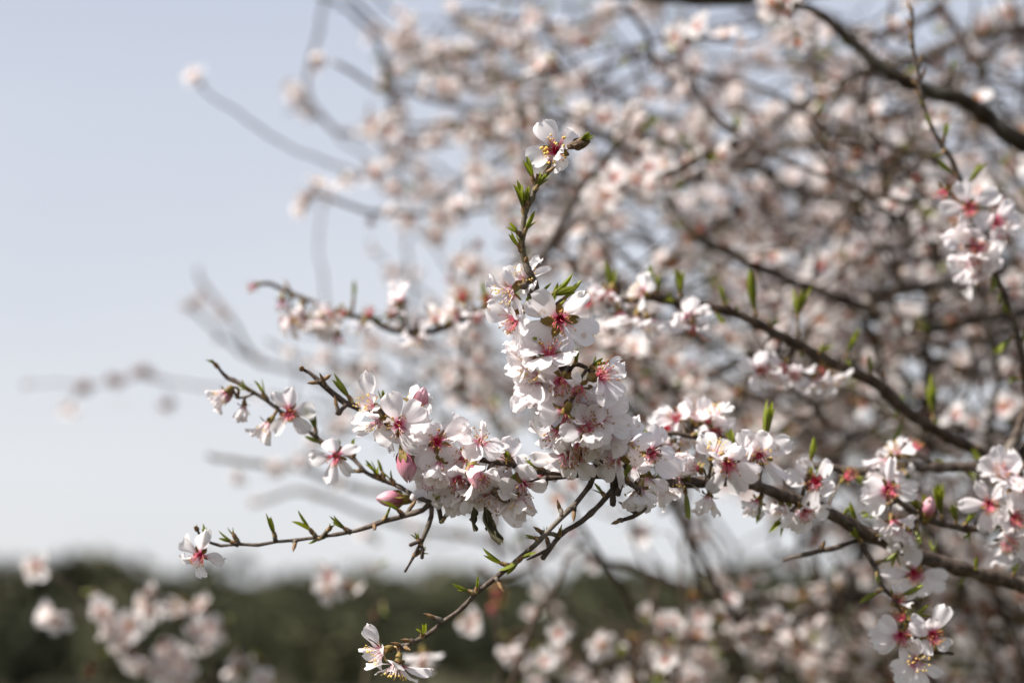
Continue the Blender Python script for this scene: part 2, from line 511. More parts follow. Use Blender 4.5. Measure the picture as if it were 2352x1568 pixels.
class Branch:
    def __init__(s, name, label, cat, base, group="blossoming branches near the camera"):
        s.root = bpy.data.objects.new(name, None)
        col.objects.link(s.root)
        s.root.location = base
        s.base = Vector(base)
        s.root['label'] = label; s.root['category'] = cat
        if group: s.root['group'] = group
        s.cl = []                                    # centre line samples for nearest lookups
        s.rng = random.Random(len(label) * 13 + 5)
    def loc(s, M):
        return TR(*(-s.base)) @ M
    def wood(s, pts, name='twig', mat=None, z=None, sides=9, step=.004, rough=.14, nodes=.035, wig=0.0012, label=None):
        """pts: (x, y, z, r) with r in photo pixels at that depth"""
        P = [(W(x, y, zz), r * THICK * zz / FPX) for x, y, zz, r in pts]
        return s.wood3(P, name, mat, sides, step, rough, nodes, wig, label)
    def wood3(s, P, name='twig', mat=None, sides=9, step=.004, rough=.1, nodes=.035, wig=0.0, label=None):
        mb = MB()
        P = [(p - s.base, r) for p, r in P]
        ds = tube(mb, P, mat or BARK, sides, step, rough, nodes, wig)
        s.cl += [(p + s.base, r) for p, r in ds]
        o = link(name, mb.mesh(name), s.root)
        if label: o['label'] = label
        return ds
    def near(s, p):
        return min(s.cl, key=lambda q: (q[0] - p).length_squared)
    def zat(s, x, y):
        """depth of the wood nearest to this photo position"""
        inv = CM.inverted()
        best = None
        for p, r in s.cl:
            c = inv @ p
            px = 1176 + c.x / -c.z * FPX; py = 784 - c.y / -c.z * FPX
            d = (px - x) ** 2 + (py - y) ** 2
            if best is None or d < best[0]: best = (d, -c.z)
        return best[1]
    def flower(s, x, y, dz=-.006, f=(0, 0, 1), sc_=1.0, pet=None, kind='full', roll=None, st=None, lift=.28, z=None, sepals=()):
        rng = s.rng
        if dz != -.013 and dz != -.003:
            sc_ *= rng.uniform(.80, .94)
            f = (f[0] + rng.uniform(-.28, .28), f[1] + rng.uniform(-.30, .22), f[2])
        if pet is None:
            f = (f[0] + rng.uniform(-.3, .3), f[1] + rng.uniform(-.35, .2), f[2] * rng.uniform(.5, 1.0))
            if kind == 'full' and rng.random() < .18: kind = 'crumpled'
        z = (s.zat(x, y) if z is None else z) + dz
        pos = W(x, y, z)
        M = frame(pos, D(f), 0 if pet else (rng.uniform(0, 6.28) if roll is None else roll))
        fl = bpy.data.objects.new('flower', None)
        col.objects.link(fl); fl.parent = s.root
        Ms = M @ Matrix.Scale(sc_, 4)
        fl.matrix_local = s.loc(Ms)
        fl.empty_display_size = .005
        link('calyx', rng.choice(CALYX), fl)
        if kind != 'bare' or True:
            link('stamens', STAM[st] if st is not None else rng.choice(STAM[:4]), fl)
        if kind == 'full' or kind == 'crumpled':
            if pet is None:
                pet = []; op = rng.choice((-.15, 0, .1, .35, .7))
                for k in range(5):
                    pet.append((72 * k + rng.uniform(-12, 12), rng.uniform(.88, 1.12), rng.uniform(.85, 1.12), lift + op + .05 + rng.uniform(-.35, .35)))
                if rng.random() < .2: pet.pop(rng.randrange(5))
            for (an, L, Wd, li) in pet:
                me = rng.choice(PETALS if kind == 'full' and rng.random() < .86 else CRUMPLED)
                Mp = RZ(R(an - 90)) @ TR(0, .0024, .0002) @ RX(li) @ Matrix.Rotation(rng.uniform(-.25, .25), 4, 'Y') @ Matrix.Diagonal((Wd * (1 if rng.random() < .5 else -1), L, 1, 1))
                link('petal', me, fl, Mp)
        for an, L in sepals: link('sepal', SEP, fl, RZ(R(an - 90)) @ TR(0, .0022, .0012) @ RX(.22) @ Matrix.Scale(L, 4))
        # stalk from the wood to the cup
        bp = Ms @ Vector((0, 0, -.0072))
        q, r = s.near(bp)
        inv = Ms.inverted()
        d0 = (bp - q).length
        mid = (bp + q) / 2 - D(f) * min(.35 * d0, .006)
        mb = MB()
        tube(mb, [(inv @ q, .0016), (inv @ mid, .0013), (inv @ bp, .0012)], BARK if d0 > .01 else SCALE, 7, .002, .15, .006)
        link('stalk', mb.mesh('stalk'), fl)
        return fl
    def bud(s, x, y, f, sc_=1.0, dark=False, dz=-.003):
        pos = W(x, y, s.zat(x, y) + dz)
        M = frame(pos, D(f), s.rng.uniform(0, 6)) @ Matrix.Scale(sc_, 4)
        o = link('flower_bud', BUDD if dark else BUD, s.root, s.loc(M))
        bp = M @ Vector((0, 0, -.005)); q, r = s.near(bp); inv = M.inverted(); mb = MB()
        tube(mb, [(inv @ q, .0014), (inv @ bp, .0011)], BARK, 6, .003)
        link('stalk', mb.mesh('stalk'), o)
    def shoot(s, x0, y0, x1, y1, n=4, sc_=1.0, L=None, dz=0.0, tip=False, via=None):
        if not tip:
            q_ = s.rng.uniform(.78, 1.05); x1, y1 = x0 + (x1 - x0) * q_ + s.rng.uniform(-4, 4), y0 + (y1 - y0) * q_; sc_ *= s.rng.uniform(.8, 1.1); n = max(2, n - s.rng.choice((-1, 0, 0, 1)))
        """short side shoot from the wood near x0,y0 towards x1,y1 ending in a tuft of young leaves (or a closed bud)"""
        rng = s.rng
        z = s.zat(x0, y0)
        p0 = W(x0, y0, z); q, r = s.near(p0)
        p1 = W(x1, y1, z + dz)
        d = (p1 - q); Ln = d.length; d.normalize()
        lf = min(.0125 * sc_, Ln * .75) if not tip else min(.005, Ln * .5)
        e_ = p1 - d * lf * .95
        M = frame(e_, d, rng.uniform(0, 6))
        inv = M.inverted()
        mb = MB()
        m2 = (q + e_) / 2 + Vector((rng.uniform(-1, 1), rng.uniform(-1, 1), rng.uniform(-1, 1))) * Ln * .05
        if via: m2 = W(via[0], via[1], z + dz)
        tube(mb, [(inv @ q, .0017), (inv @ m2, .00135), (inv @ e_, .0014)], BARK, 7, .002, .2, .005)
        if tip:
            lathe(mb, [(.0009, -.001), (.0013, .001), (.0012, .0034), (.0002, .0070)], SCALE, 7)
        else:
            lathe(mb, [(.0011, -.0035), (.0016, -.0014), (.0014, .0012), (.0004, .0034)], SCALE, 7)
        o = link('leaf_shoot' if not tip else 'leaf_bud', mb.mesh('leaf_shoot'), s.root, s.loc(M))
        if not tip:
            k0 = rng.uniform(0, 6)
            for k in range(n):
                tilt = rng.uniform(1.10, 1.5)
                S = lf / .0105 * rng.uniform(.75, 1.2)
                link('leaf', rng.choice(LEAVES), o, RZ(k0 + 2 * math.pi * k / n + rng.uniform(-.4, .4)) @ TR(0, .0006, 0) @ RX(tilt) @ Matrix.Scale(S, 4))
    def far(s, x, y, z, me=None, f=None, sc_=1.0):
        rng = s.rng
        d = D(f) if f else D((rng.uniform(-1, .8), rng.uniform(-.8, .8), rng.uniform(-.3, 1.2)))
        M = frame(W(x, y, z), d, rng.uniform(0, 6.28)) @ Matrix.Scale(sc_ * rng.uniform(.68, .95), 4)
        me = me or rng.choice(FAR)
        link({'blossom': 'blossom', 'spent_blossom': 'spent_blossom', 'leaf_tuft': 'leaf_tuft'}[me.name.split('.')[0]], me, s.root, s.loc(M))
    def dress(s, gap=.022, cl=None, off=.012, bare=.18, tuft=.22, start=0.0, sc_=.84):
        """blossoms, spent ones and leaf tufts along the wood of a far branch"""
        rng = s.rng
        acc = 0; last = None
        for p, r in (cl or s.cl):
            if last is not None: acc += (p - last).length
            last = p
            if acc > gap:
                acc = 0
                if rng.random() < .25: acc = -gap * 1.3
                for _ in range(rng.choice((1, 1, 2, 2, 3))):
                    d = Vector((rng.gauss(0, 1), rng.gauss(0, 1), rng.gauss(0, 1))).normalized()
                    u = rng.random()
                    me = rng.choice(BARE) if u < bare else rng.choice(TUFT) if u < bare + tuft else rng.choice(FAR)
                    q = p + d * (r + off * rng.uniform(.5, 1.2))
                    M = frame(q, d + D((0, 0, 1)) * .5, rng.uniform(0, 6.28)) @ Matrix.Scale(sc_ * rng.uniform(.88, 1.12), 4)
                    link(me.name.split('.')[0], me, s.root, s.loc(M))

# ---------------------------------------------------------------- ground, hills and wood far behind
def hill_h(x, y):
    d = math.hypot(x, y)
    a_ = math.atan2(x, y)
    rise = max(0.0, min(1.0, (d - 38) / 34)); rise = rise * rise * (3 - 2 * rise)
    h = rise * (0.55 + .45 * math.sin(a_ * 9 + 1.4) + .25 * math.sin(a_ * 23))
    far = max(0.0, min(1.0, (d - 120) / 200)); far = far * far * (3 - 2 * far)
    return h + far * (5 + 2.0 * math.sin(a_ * 6 + .4)) + .12 * mnoise.noise(Vector((x * .3, y * .3, 0)))
GRASS = rough_mat("dry_grass_ground", (0.04, 0.042, 0.02), (0.06, 0.055, 0.03), scale=2.5, rough=.95, dist=.03, c3=(0.09, 0.08, 0.045))
mb = MB(); rows = []
radii = [0.0, 1, 2, 4, 7, 11, 16, 22, 28, 34, 38, 42, 46, 50, 55, 60, 65, 70, 76, 84, 95, 120, 150, 190, 250, 330, 500, 900, 2500]
for r_ in radii:
    rows.append([(Vector((r_ * math.sin(2 * math.pi * j / 96), r_ * math.cos(2 * math.pi * j / 96), hill_h(r_ * math.sin(2 * math.pi * j / 96), r_ * math.cos(2 * math.pi * j / 96)) if r_ else 0)), 0, 0) for j in range(96)])
mb.grid(rows, GRASS, close=True)
link("ground", mb.mesh("ground"), kind="structure")

WOODM, wt = new_mat("holm_oak_foliage")
o_ = N(wt, "ShaderNodeOutputMaterial"); d_ = N(wt, "ShaderNodeBsdfPrincipled"); t_ = N(wt, "ShaderNodeTexCoord"); n_ = N(wt, "ShaderNodeTexNoise")
n_.inputs["Scale"].default_value = .35; n_.inputs["Detail"].default_value = 5
wt.links.new(t_.outputs["Object"], n_.inputs[0])
r_ = ramp_node(wt, [(.35, (0.018, 0.020, 0.009)), (.5, (0.036, 0.038, 0.018)), (.68, (0.078, 0.073, 0.036))], n_.outputs[0])
wt.links.new(r_.outputs[0], d_.inputs["Base Color"]); d_.inputs["Roughness"].default_value = .8; d_.inputs["Specular IOR Level"].default_value = .15
wt.links.new(d_.outputs[0], o_.inputs[0])
wr = random.Random(5)
V, F = [], []
def crown(cx, cy, base, rad, hgt, n):
    lobes = [(wr.uniform(-.45, .45) * rad, wr.uniform(-.45, .45) * rad, wr.uniform(.45, .95) * hgt, wr.uniform(.35, .6) * rad) for _ in range(7)]
    for _ in range(n):
        lx, ly, lz, lr = wr.choice(lobes)
        v = Vector((wr.gauss(0, 1), wr.gauss(0, 1), wr.gauss(0, 1))).normalized() * lr * wr.uniform(.75, 1.05)
        p = Vector((cx + lx, cy + ly, base + lz)) + v
        if p.z < base: continue
        a1 = Vector((wr.gauss(0, 1), wr.gauss(0, 1), wr.gauss(0, 1))).normalized(); b1 = a1.orthogonal().normalized()
        s_ = wr.uniform(.12, .26) * rad / 2.2
        b = len(V)
        V.extend([p - a1 * s_, p + b1 * s_ * .8, p + a1 * s_, p - b1 * s_ * .8]); F.append((b, b + 1, b + 2, b + 3))
    # short trunk
    b = len(V)
    for zz in (base - .5, base + hgt * .5):
        for k in range(5): V.append(Vector((cx + .14 * math.cos(k * 1.257), cy + .14 * math.sin(k * 1.257), zz)))
    for k in range(5): F.append((b + k, b + (k + 1) % 5, b + 5 + (k + 1) % 5, b + 5 + k))
# ridge line of the nearest wood: photo x -> photo y of the crown tops
SKYL = [(-600, 1300), (0, 1300), (110, 1292), (240, 1285), (330, 1300), (430, 1318), (560, 1336), (680, 1338), (790, 1326), (900, 1318), (1000, 1336), (1120, 1342), (1230, 1335), (1400, 1345), (1600, 1335), (1800, 1310), (1900, 1300), (2100, 1320), (2400, 1330), (3200, 1320)]
for k in range(74):
    px = -500 + k * 47 + wr.uniform(-14, 14)
    dist = wr.uniform(60, 68)
    top = W(px, lerp_tab(SKYL, px) + wr.uniform(-3, 10), dist)
    g = hill_h(top.x, top.y)
    hh = max(1.5, top.z - g)
    crown(top.x, top.y, g, wr.uniform(2.0, 3.0), hh * .86, 620)
for k in range(190):
    px = -500 + wr.uniform(0, 3500)
    dist = 36 + 24 * (k / 190)
    c0 = W(px, 1400, dist); g = hill_h(c0.x, c0.y)
    frac = (dist - 36) / 24
    crown(c0.x, c0.y, g, wr.uniform(1.1, 1.9), wr.uniform(1.0, 1.6) + 1.5 * frac, 420)
wm = bpy.data.meshes.new("woodland"); wm.from_pydata([tuple(v) for v in V], [], F); wm.materials.append(WOODM)
link("woodland", wm, kind="stuff", label="dark olive wood of low trees on the hills behind the blossoms")

# ---------------------------------------------------------------- the sharp branch in the middle
END = [(1.06, .3), ]
b = Branch("blossoming_branch", "sharp almond branch with an upright shoot of white blossoms at its middle, twigs reaching left", "branch", W(2700, 1450, 1.12))
Z0 = .85
b.wood([(3300, 1560, 1.5, 26), (2700, 1450, 1.12, 17), (2520, 1392, 1.04, 15), (2352, 1342, 1.0, 14), (2231, 1312, .985, 14), (2136, 1282, .975, 14), (2061, 1252, .965, 13.5), (1985, 1225, .955, 13), (1929, 1191, .95, 13),
        (1853, 1157, .94, 12), (1778, 1130, .93, 11.5), (1716, 1107, .92, 11), (1640, 1106, .915, 10.5), (1584, 1110, .91, 10.5), (1526, 1110, .90, 10), (1452, 1094, .885, 10.5), (1394, 1088, .872, 11), (1352, 1087, .868, 9),
        (1331, 1087, .868, 7), (1273, 1084, .868, 6.2), (1214, 1079, .87, 6), (1170, 1066, .87, 5.6), (1117, 1056, .872, 5.4), (1060, 1046, .875, 5), (1005, 1022, .88, 5), (959, 989, .883, 5), (915, 962, .885, 5), (871, 948, .887, 5.2),
        (835, 944, .888, 5.5), (816, 932, .888, 6), (794, 924, .889, 6.3), (771, 907, .89, 6), (739, 878, .89, 5), (715, 856, .89, 4), (694, 847, .89, 3)], name='stem', nodes=.03, rough=.13)
# upright shoot
b.wood([(1390, 1090, .868, 9), (1372, 1060, .862, 9), (1350, 1000, .856, 9), (1328, 935, .853, 8.5), (1300, 865, .853, 8.5), (1272, 800, .852, 8), (1252, 735, .851, 7.5), (1237.6, 690, .85, 7.5), (1229.5, 652, .85, 7), (1217, 624, .85, 7.6), (1208, 602, .85, 6)], nodes=.012, sides=12, step=.002, rough=.16)
b.wood([(1212, 610, .85, 5.8), (1208, 602, .85, 6), (1202, 569, .85, 6.2),
        (1201, 543, .85, 5.6), (1204, 510, .85, 5.4), (1211, 480, .85, 5.4), (1223, 454, .85, 5.4), (1231, 427, .85, 5), (1244, 406, .85, 4.8), (1259, 384, .851, 4.4), (1272, 366, .857, 3.6), (1283, 350, .858, 3.2), (1300, 343, .856, 2.8), (1314, 336, .853, 2.6)], mat=BARKG, nodes=.022, sides=12, step=.0025, rough=.09)
b.wood([(1219, 632, .85, 5), (1208, 656, .848, 5.5), (1195, 658, .842, 5)], sides=9, rough=.35, step=.0015, nodes=.006)
b.wood([(1226, 640, .851, 4), (1219, 668, .849, 4.5), (1216, 690, .848, 5), (1208, 708, .846, 6)], sides=9, rough=.3, step=.0015, nodes=.007)
b.wood([(1300, 860, .853, 4), (1319, 838, .85, 4), (1340, 842, .848, 4.2), (1359, 853, .846, 4.6)], sides=9, rough=.25, step=.002, nodes=.008)
b.wood([(1301, 304, .852, 2.0), (1297, 320, .853, 2.4), (1299, 338, .856, 2.4)], mat=SCALE, sides=8)
# long slanting twig and its companion
b.wood([(1368, 1086, .867, 7), (1361, 1093, .866, 6), (1352, 1113, .864, 6), (1317, 1157, .861, 5.2), (1302, 1173, .86, 5), (1273, 1203, .859, 4.8), (1238, 1240, .857, 4.8), (1200, 1275, .856, 5), (1169, 1300, .855, 4.8), (1137, 1326, .854, 4.6), (1092, 1362, .853, 4.6), (1054, 1400, .852, 4.4),
        (1019, 1424, .851, 4.2), (988, 1450, .85, 4.4), (950, 1472, .85, 4.6), (927, 1483, .85, 4.8), (908, 1487, .85, 4.2), (893, 1490, .85, 4), (885, 1497, .85, 3)], sides=11, nodes=.028)
b.wood([(1420, 1092, .872, 8), (1413, 1116, .872, 6), (1378, 1154, .872, 5), (1334, 1196, .872, 5.4), (1300, 1218, .872, 5), (1283, 1231, .872, 4.8), (1264, 1256, .872, 4.6), (1252, 1273, .872, 4.6), (1246, 1282, .872, 5)], nodes=.02)
b.wood([(1283, 1231, .872, 4), (1268, 1226, .869, 4), (1250, 1226, .860, 3.6)])
b.wood([(1261, 1259, .872, 3), (1242, 1270, .872, 3), (1210, 1285, .872, 1.6)])
b.wood([(1406, 1100, .872, 5), (1407, 1130, .870, 5), (1408, 1160, .868, 5.5)], rough=.25)
b.wood([(1427, 1095, .87, 5), (1425, 1115, .868, 5), (1418, 1136, .866, 5.5)], rough=.3)
# pale crooked twig below the shoot
b.wood([(1415, 1084, .870, 5), (1430, 1094, .860, 6), (1444, 1105, .855, 6), (1464, 1119, .855, 5.5), (1476, 1143, .858, 5.5), (1496, 1148, .862, 5), (1478, 1168, .864, 4.6), (1452, 1183, .866, 4.4), (1428, 1194, .868, 4)], rough=.2, nodes=.012)
b.wood([(1476, 1143, .858, 4.5), (1462, 1158, .857, 4), (1455, 1160, .857, 3.5)], rough=.3)
# lower left twig
b.wood([(1350, 1086, .870, 5), (1273, 1096, .874, 5.5), (1223, 1104, .876, 5.5), (1170, 1116, .878, 5), (1110, 1128, .88, 5), (1056, 1140, .882, 6.5), (1032, 1148, .882, 6.5), (991, 1154, .884, 6.5), (968, 1172, .885, 5.5), (927, 1186, .886, 5), (877, 1200, .888, 4.6), (840, 1212, .89, 4.2), (804, 1220, .89, 4), (770, 1225, .892, 3.6), (725, 1232, .893, 3.4), (680, 1238, .894, 3.2), (635, 1242, .895, 3.2),
        (595, 1249, .896, 3.2), (550, 1248, .897, 3), (510, 1252, .898, 3), (475, 1241, .899, 3), (460, 1227, .9, 2.8), (452, 1214, .9, 2.2)], nodes=.026)
b.wood([(991, 1156, .884, 5), (989, 1185, .883, 5), (982, 1206, .883, 4.8), (973, 1228, .883, 4.4), (966, 1248, .883, 4), (950, 1277, .884, 3), (937, 1300, .885, 2.4), (930, 1312, .885, 2)], rough=.2, nodes=.012)
b.wood([(970, 1238, .883, 4.2), (955, 1247, .882, 4), (941, 1251, .881, 3.6)], rough=.3)
b.wood([(967, 1250, .883, 4), (969, 1266, .882, 3.6), (969, 1281, .881, 4)], rough=.3)
b.wood([(1005, 1154, .883, 5), (1010, 1175, .881, 4.6), (1014, 1196, .88, 4)], rough=.3)
b.wood([(1027, 1148, .883, 4), (1029, 1160, .882, 4), (1030, 1168, .882, 4.4)], rough=.3)
# slender branch rising to the upper left
b.wood([(991, 1154, .884, 5), (953, 1141, .89, 4.4), (915, 1118, .9, 4.4), (871, 1100, .91, 4.2), (835, 1080, .915, 4), (812, 1053, .92, 3.8), (775, 1036, .925, 3.8), (742, 1015, .93, 3.8), (712, 992, .933, 4), (675, 966, .935, 4), (636, 939, .938, 3.8), (613, 919, .94, 3.8), (583, 901, .943, 3.6), (554, 881, .945, 4), (537, 872, .946, 4.6), (524, 868, .947, 4.6), (512, 856, .948, 3.6), (500, 842, .948, 2.6)], nodes=.02)
b.wood([(586, 903, .943, 2.6), (566, 911, .94, 2.6), (545, 914, .938, 2.4)])
# stub on the bud-tipped end
b.wood([(800, 926, .889, 5), (786, 940, .886, 5), (777, 951, .884, 6)], rough=.4, nodes=.006)
# dry leaves caught under the flowers
for (x0, y0, pts_) in ((1112, 1163, 1), (1088, 1163, 0)):
    mb = MB(); z_ = .86
    L_ = .021 if pts_ else .013
    M = Matrix.Identity(4)
    for q_ in range(2): mb.add(petal_mb(random.Random(40 + q_ + pts_), wave=4.5, mat=DRY, L=L_ * (1 - .35 * q_), Wd=.008 - .002 * q_, curl=.5 - q_), RZ(math.pi + .3 * q_) @ RX(.2 * q_))
    Mx = (CR.to_4x4() @ RZ(R(8 if pts_ else -14)) @ Matrix.Rotation(R(35), 4, 'Y')); Mx.translation = W(x0, y0, z_)
    link('dry_leaf', mb.mesh('dry_leaf'), b.root, b.loc(Mx))

# shoots on the upright stem
for a_ in ((1228, 424, 1213, 366, 4, 1.0), (1238, 412, 1233, 394, 3, .7), (1236, 447, 1249, 405, 5, 1.1), (1200, 503, 1192, 438, 6, 1.15),
           (1212, 478, 1212, 440, 4, .9), (1204, 545, 1222, 488, 4, 1.3), (1198, 574, 1174, 541, 3, 1.0), (1202, 562, 1191, 543, 2, .6), (1208, 603, 1212, 590, 2, .5)):
    b.shoot(*a_[:4], n=a_[4], sc_=a_[5], dz=-.003)
b.shoot(1246, 405, 1269, 388, sc_=.6, tip=True, via=(1256, 401), dz=-.002)
b.bud(1318, 334, (.85, .2, .35), .8, dark=True)
# leaves among the flowers of the shoot
for a_ in ((1240, 690, 1306, 661, 3, 1.2), (1258, 735, 1276, 665, 3, .9), (1262, 730, 1256, 690, 2, .7), (1268, 730, 1292, 694, 2, .8), (1318, 838, 1323, 806, 5, 1.25), (1352, 850, 1382, 820, 4, 1.2), (1280, 725, 1322, 658, 3, 1.1), (1292, 800, 1278, 795, 2, .7), (1330, 930, 1352, 968, 3, 1.0)):
    b.shoot(*a_[:4], n=a_[4], sc_=a_[5], dz=-.010)

Fl = b.flower
# flower at the very tip
Fl(1276, 346, -.003, (-.12, -.05, 1), .92, pet=[(112, 1.08, 1.12, .22), (202, 1.0, 1.12, .30), (36, .95, 1.05, .35), (-72, .80, .95, .40), (-38, .66, .75, 1.25)], st=4, sepals=((172, .95),))
# flowers round the upright shoot, top to bottom
Fl(1174, 668, -.008, (-.75, -.25, .55), 1.0, pet=[(95, .95, .85, .2), (150, .9, .95, .4), (205, .75, .8, .3), (262, 1.0, .75, .1), (320, .9, .85, .35)], st=0)
Fl(1208, 643, .006, (-.1, .35, .75), .95, pet=[(60, 1.1, .75, .1), (18, 1.0, .6, .1), (165, .85, .9, .3), (110, .6, .7, .7), (290, .7, .8, .5)], st=0)
Fl(1183, 732, -.008, (-.55, -.65, .5), 1.0, st=3, roll=.4)
Fl(1287, 733, -.013, (.05, -.22, 1), 1.04, pet=[(141, 1.12, 1.25, .15), (53, 1.1, 1.1, .12), (-27, 1.14, 1.12, .05), (-88, 1.08, 1.2, -.05), (214, 1.2, 1.3, .12)], st=2, sepals=((96, .9), (3, 1.1), (184, 1.1), (246, 1.0)))
Fl(1226, 803, -.006, (-.65, -.25, .5), 1.05, roll=.2)
Fl(1262, 812, -.014, (.1, .72, .35), 1.05, pet=[(250, 1.2, 1.2, .05), (310, 1.15, 1.25, .1), (190, 1.0, 1.1, .3), (20, .8, .9, .5), (120, .7, .9, .4)], st=2)
Fl(1238, 866, -.012, (-.5, .35, .7), 1.0, pet=[(160, 1.15, 1.0, .2), (205, 1.1, 1.0, .2), (100, .8, .9, .6), (265, 1.1, 1.0, .1), (20, .7, .8, .6)], st=0)
Fl(1290, 873, -.016, (-.1, -.55, .8), 1.05, pet=[(200, 1.1, 1.0, .2), (235, 1.25, .95, .0), (270, 1.2, 1.15, -.05), (150, .8, .8, .4), (30, .7, .8, .5)], st=3)
Fl(1330, 888, -.020, (.1, -.75, .55), .95, pet=[(250, 1.2, 1.1, -.1), (300, 1.15, 1.1, .0), (345, .7, .8, .3), (200, .8, .7, .2), (100, .5, .8, .7)], st=2)
Fl(1377, 862, -.012, (.65, .25, .45), .98, pet=[(48, 1.05, .8, .45), (20, .9, .8, .8), (285, 1.15, 1.15, -.1), (250, .9, .7, .1), (320, 1.0, 1.0, .1)], st=2)
Fl(1300, 942, -.020, (-.05, -.5, -.55), 1.06, pet=[(270, 1.25, 1.3, -.15), (215, 1.15, 1.1, -.05), (160, .9, 1.1, .1), (320, 1.1, 1.1, 0.), (30, .7, .9, .2)], st=2)
Fl(1372, 958, -.014, (.25, -.1, .9), 1.05, pet=[(30, 1.15, 1.05, .1), (-22, 1.2, 1.25, .05), (95, 1.0, 1.1, .2), (165, 1.0, 1.0, .2), (250, 1.1, 1.2, .05)], st=2)
Fl(1345, 985, -.020, (.3, .4, .6), .9, st=2, kind='full', lift=.6)
Fl(1280, 990, -.006, (-.7, -.3, .3), 1.05, roll=.5)
Fl(1332, 1008, -.012, (.1, -.7, .4), 1.05, roll=.3)
Fl(1400, 1000, -.004, (.7, -.3, .2), 1.0)
Fl(1306, 1040, -.016, (-.1, -.75, .55), 1.05, pet=[(188, 1.35, .95, .1), (268, 1.1, 1.0, .2), (330, 1.25, .9, .0), (235, 1.1, .9, .1), (90, .5, .8, .6)], st=3)
Fl(1255, 905, -.004, (-.8, .1, .3), 1.0)
Fl(1330, 930, -.006, (.5, -.5, .6), 1.0)
Fl(1222, 760, .004, (-.8, -.5, .1), .95)
# blossoms where the shoot leaves the branch and on to the right
Fl(1419, 1049, -.012, (-.55, -.15, .75), .95, pet=[(100, 1.0, .7, .3), (200, 1.1, 1.0, .3), (290, 1.1, .75, .1), (150, .9, .9, .4), (245, .9, 1.0, .2)], st=3)
Fl(1495, 1038, -.012, (-.1, -.15, 1), 1.02, pet=[(132, 1.15, .95, .25), (72, 1.15, .95, .2), (236, .85, .65, .35), (-42, 1.4, 1.35, .05), (5, .9, .9, .4)], st=3)
Fl(1482, 1098, -.004, (.2, -.7, .4), .95)
Fl(1514, 1120, .004, (.4, -.8, .2), .9)
Fl(1546, 1050, .0, (.3, -.2, .6), .95)
Fl(1456, 1010, .01, (-.2, .5, .5), .9)
Fl(1602, 1076, -.01, (-.5, .3, .4), .85, st=2)
Fl(1672, 1064, -.016, (.0, -.15, 1), 1.0, pet=[(68, 1.0, .85, .3), (-15, 1.15, 1.25, .1), (-62, 1.25, 1.05, .1), (238, 1.25, .85, .1), (170, .7, .8, .6)], st=2)
Fl(1744, 1046, -.008, (.1, .15, .9), 1.0, pet=[(25, 1.25, 1.0, .2), (130, 1.15, .9, .3), (175, .9, .7, .5), (-45, 1.3, .75, .0), (75, .9, .9, .4)], st=0)
Fl(1790, 1030, .01, (.6, .1, .2), .8, kind='bare', st=3)
Fl(1628, 1140, -.004, (-.25, -.85, .3), .85, kind='crumpled', st=0)
Fl(1845, 1172, -.014, (.0, -.6, .75), .95, pet=[(180, 1.15, .9, .1), (228, .95, .9, .2), (272, 1.05, 1.1, .1), (345, 1.25, .8, .0), (90, .4, .7, .8)], st=3)
Fl(1875, 1106, -.006, (-.5, .1, .6), 1.02, pet=[(172, 1.15, 1.1, .2), (262, 1.1, .9, .2), (120, 1.0, .9, .3), (50, .9, .8, .3), (-20, .8, .8, .4)], st=3)
Fl(1945, 1098, .006, (.2, .3, .7), .9, kind='bare', st=3)
Fl(2099, 1316, -.010, (-.1, -.2, .9), 1.0, pet=[(95, 1.05, .95, .2), (182, 1.2, .8, .1), (-15, 1.2, 1.2, .1), (240, .9, .9, .3), (300, .9, .9, .3)], st=3)
Fl(1740, 1150, .0, (-.2, -.8, .4), .8, kind='crumpled', st=3)
Fl(1795, 1160, .0, (.2, -.8, .3), .8, kind='crumpled')
# blossoms along the left part
Fl(853, 932, -.012, (-.45, .25, .55), 1.0, pet=[(88, 1.3, .85, .15), (170, 1.1, .6, -.1), (205, 1.0, .8, .1), (20, .6, .7, .5), (-40, .7, .7, .5)], st=0)
Fl(870, 970, -.016, (-.35, -.5, .75), 1.0, pet=[(105, .95, .7, .35), (-28, 1.15, .8, .1), (-68, 1.25, 1.15, .05), (208, 1.05, .85, .2), (160, .9, .7, .2)], st=0)
Fl(914, 975, -.020, (.05, .15, 1), 1.02, pet=[(108, 1.1, 1.1, .25), (38, 1.05, 1.1, .3), (0, 1.1, 1.0, .1), (-52, 1.2, 1.2, .05), (222, .9, 1.0, .2)], st=1)
Fl(946, 930, -.006, (.05, .7, .4), .82, st=0, lift=.9)
b.bud(959, 940, (.25, .75, .3), 1.15)
b.bud(931, 1038, (.12, -1, .2), 1.4, dz=-.02)
Fl(1004, 1014, -.012, (-.1, .35, .8), 1.0, pet=[(178, 1.1, .9, .25), (240, 1.1, 1.1, .05), (28, 1.25, 1.05, .1), (110, .7, .8, .6), (-50, .9, 1.0, .1)], st=2)
Fl(1104, 1012, -.008, (-.1, .65, .5), 1.0, pet=[(-28, 1.1, 1.3, .1), (250, 1.1, 1.1, -.1), (200, 1.0, 1.0, .0), (80, .7, .4, .7), (310, 1.0, 1.0, 0.)], st=1)
Fl(1060, 1000, .004, (-.3, .5, .5), .9)
Fl(1010, 1062, -.010, (-.1, -.5, .7), .95, st=1)
Fl(990, 1098, -.006, (-.1, -.55, .75), 1.0, pet=[(240, 1.4, .8, .1), (285, 1.2, 1.1, .1), (330, 1.0, 1.0, .2), (190, .6, .7, .4), (60, .6, .7, .4)], st=3)
Fl(1054, 1098, -.010, (-.1, -.5, .7), 1.0, st=2, roll=.3)
Fl(1097, 1092, -.014, (.1, -.45, .8), 1.0, st=3, roll=.8)
b.bud(1086, 1070, (.2, -.8, .5), 1.15, dz=-.012)
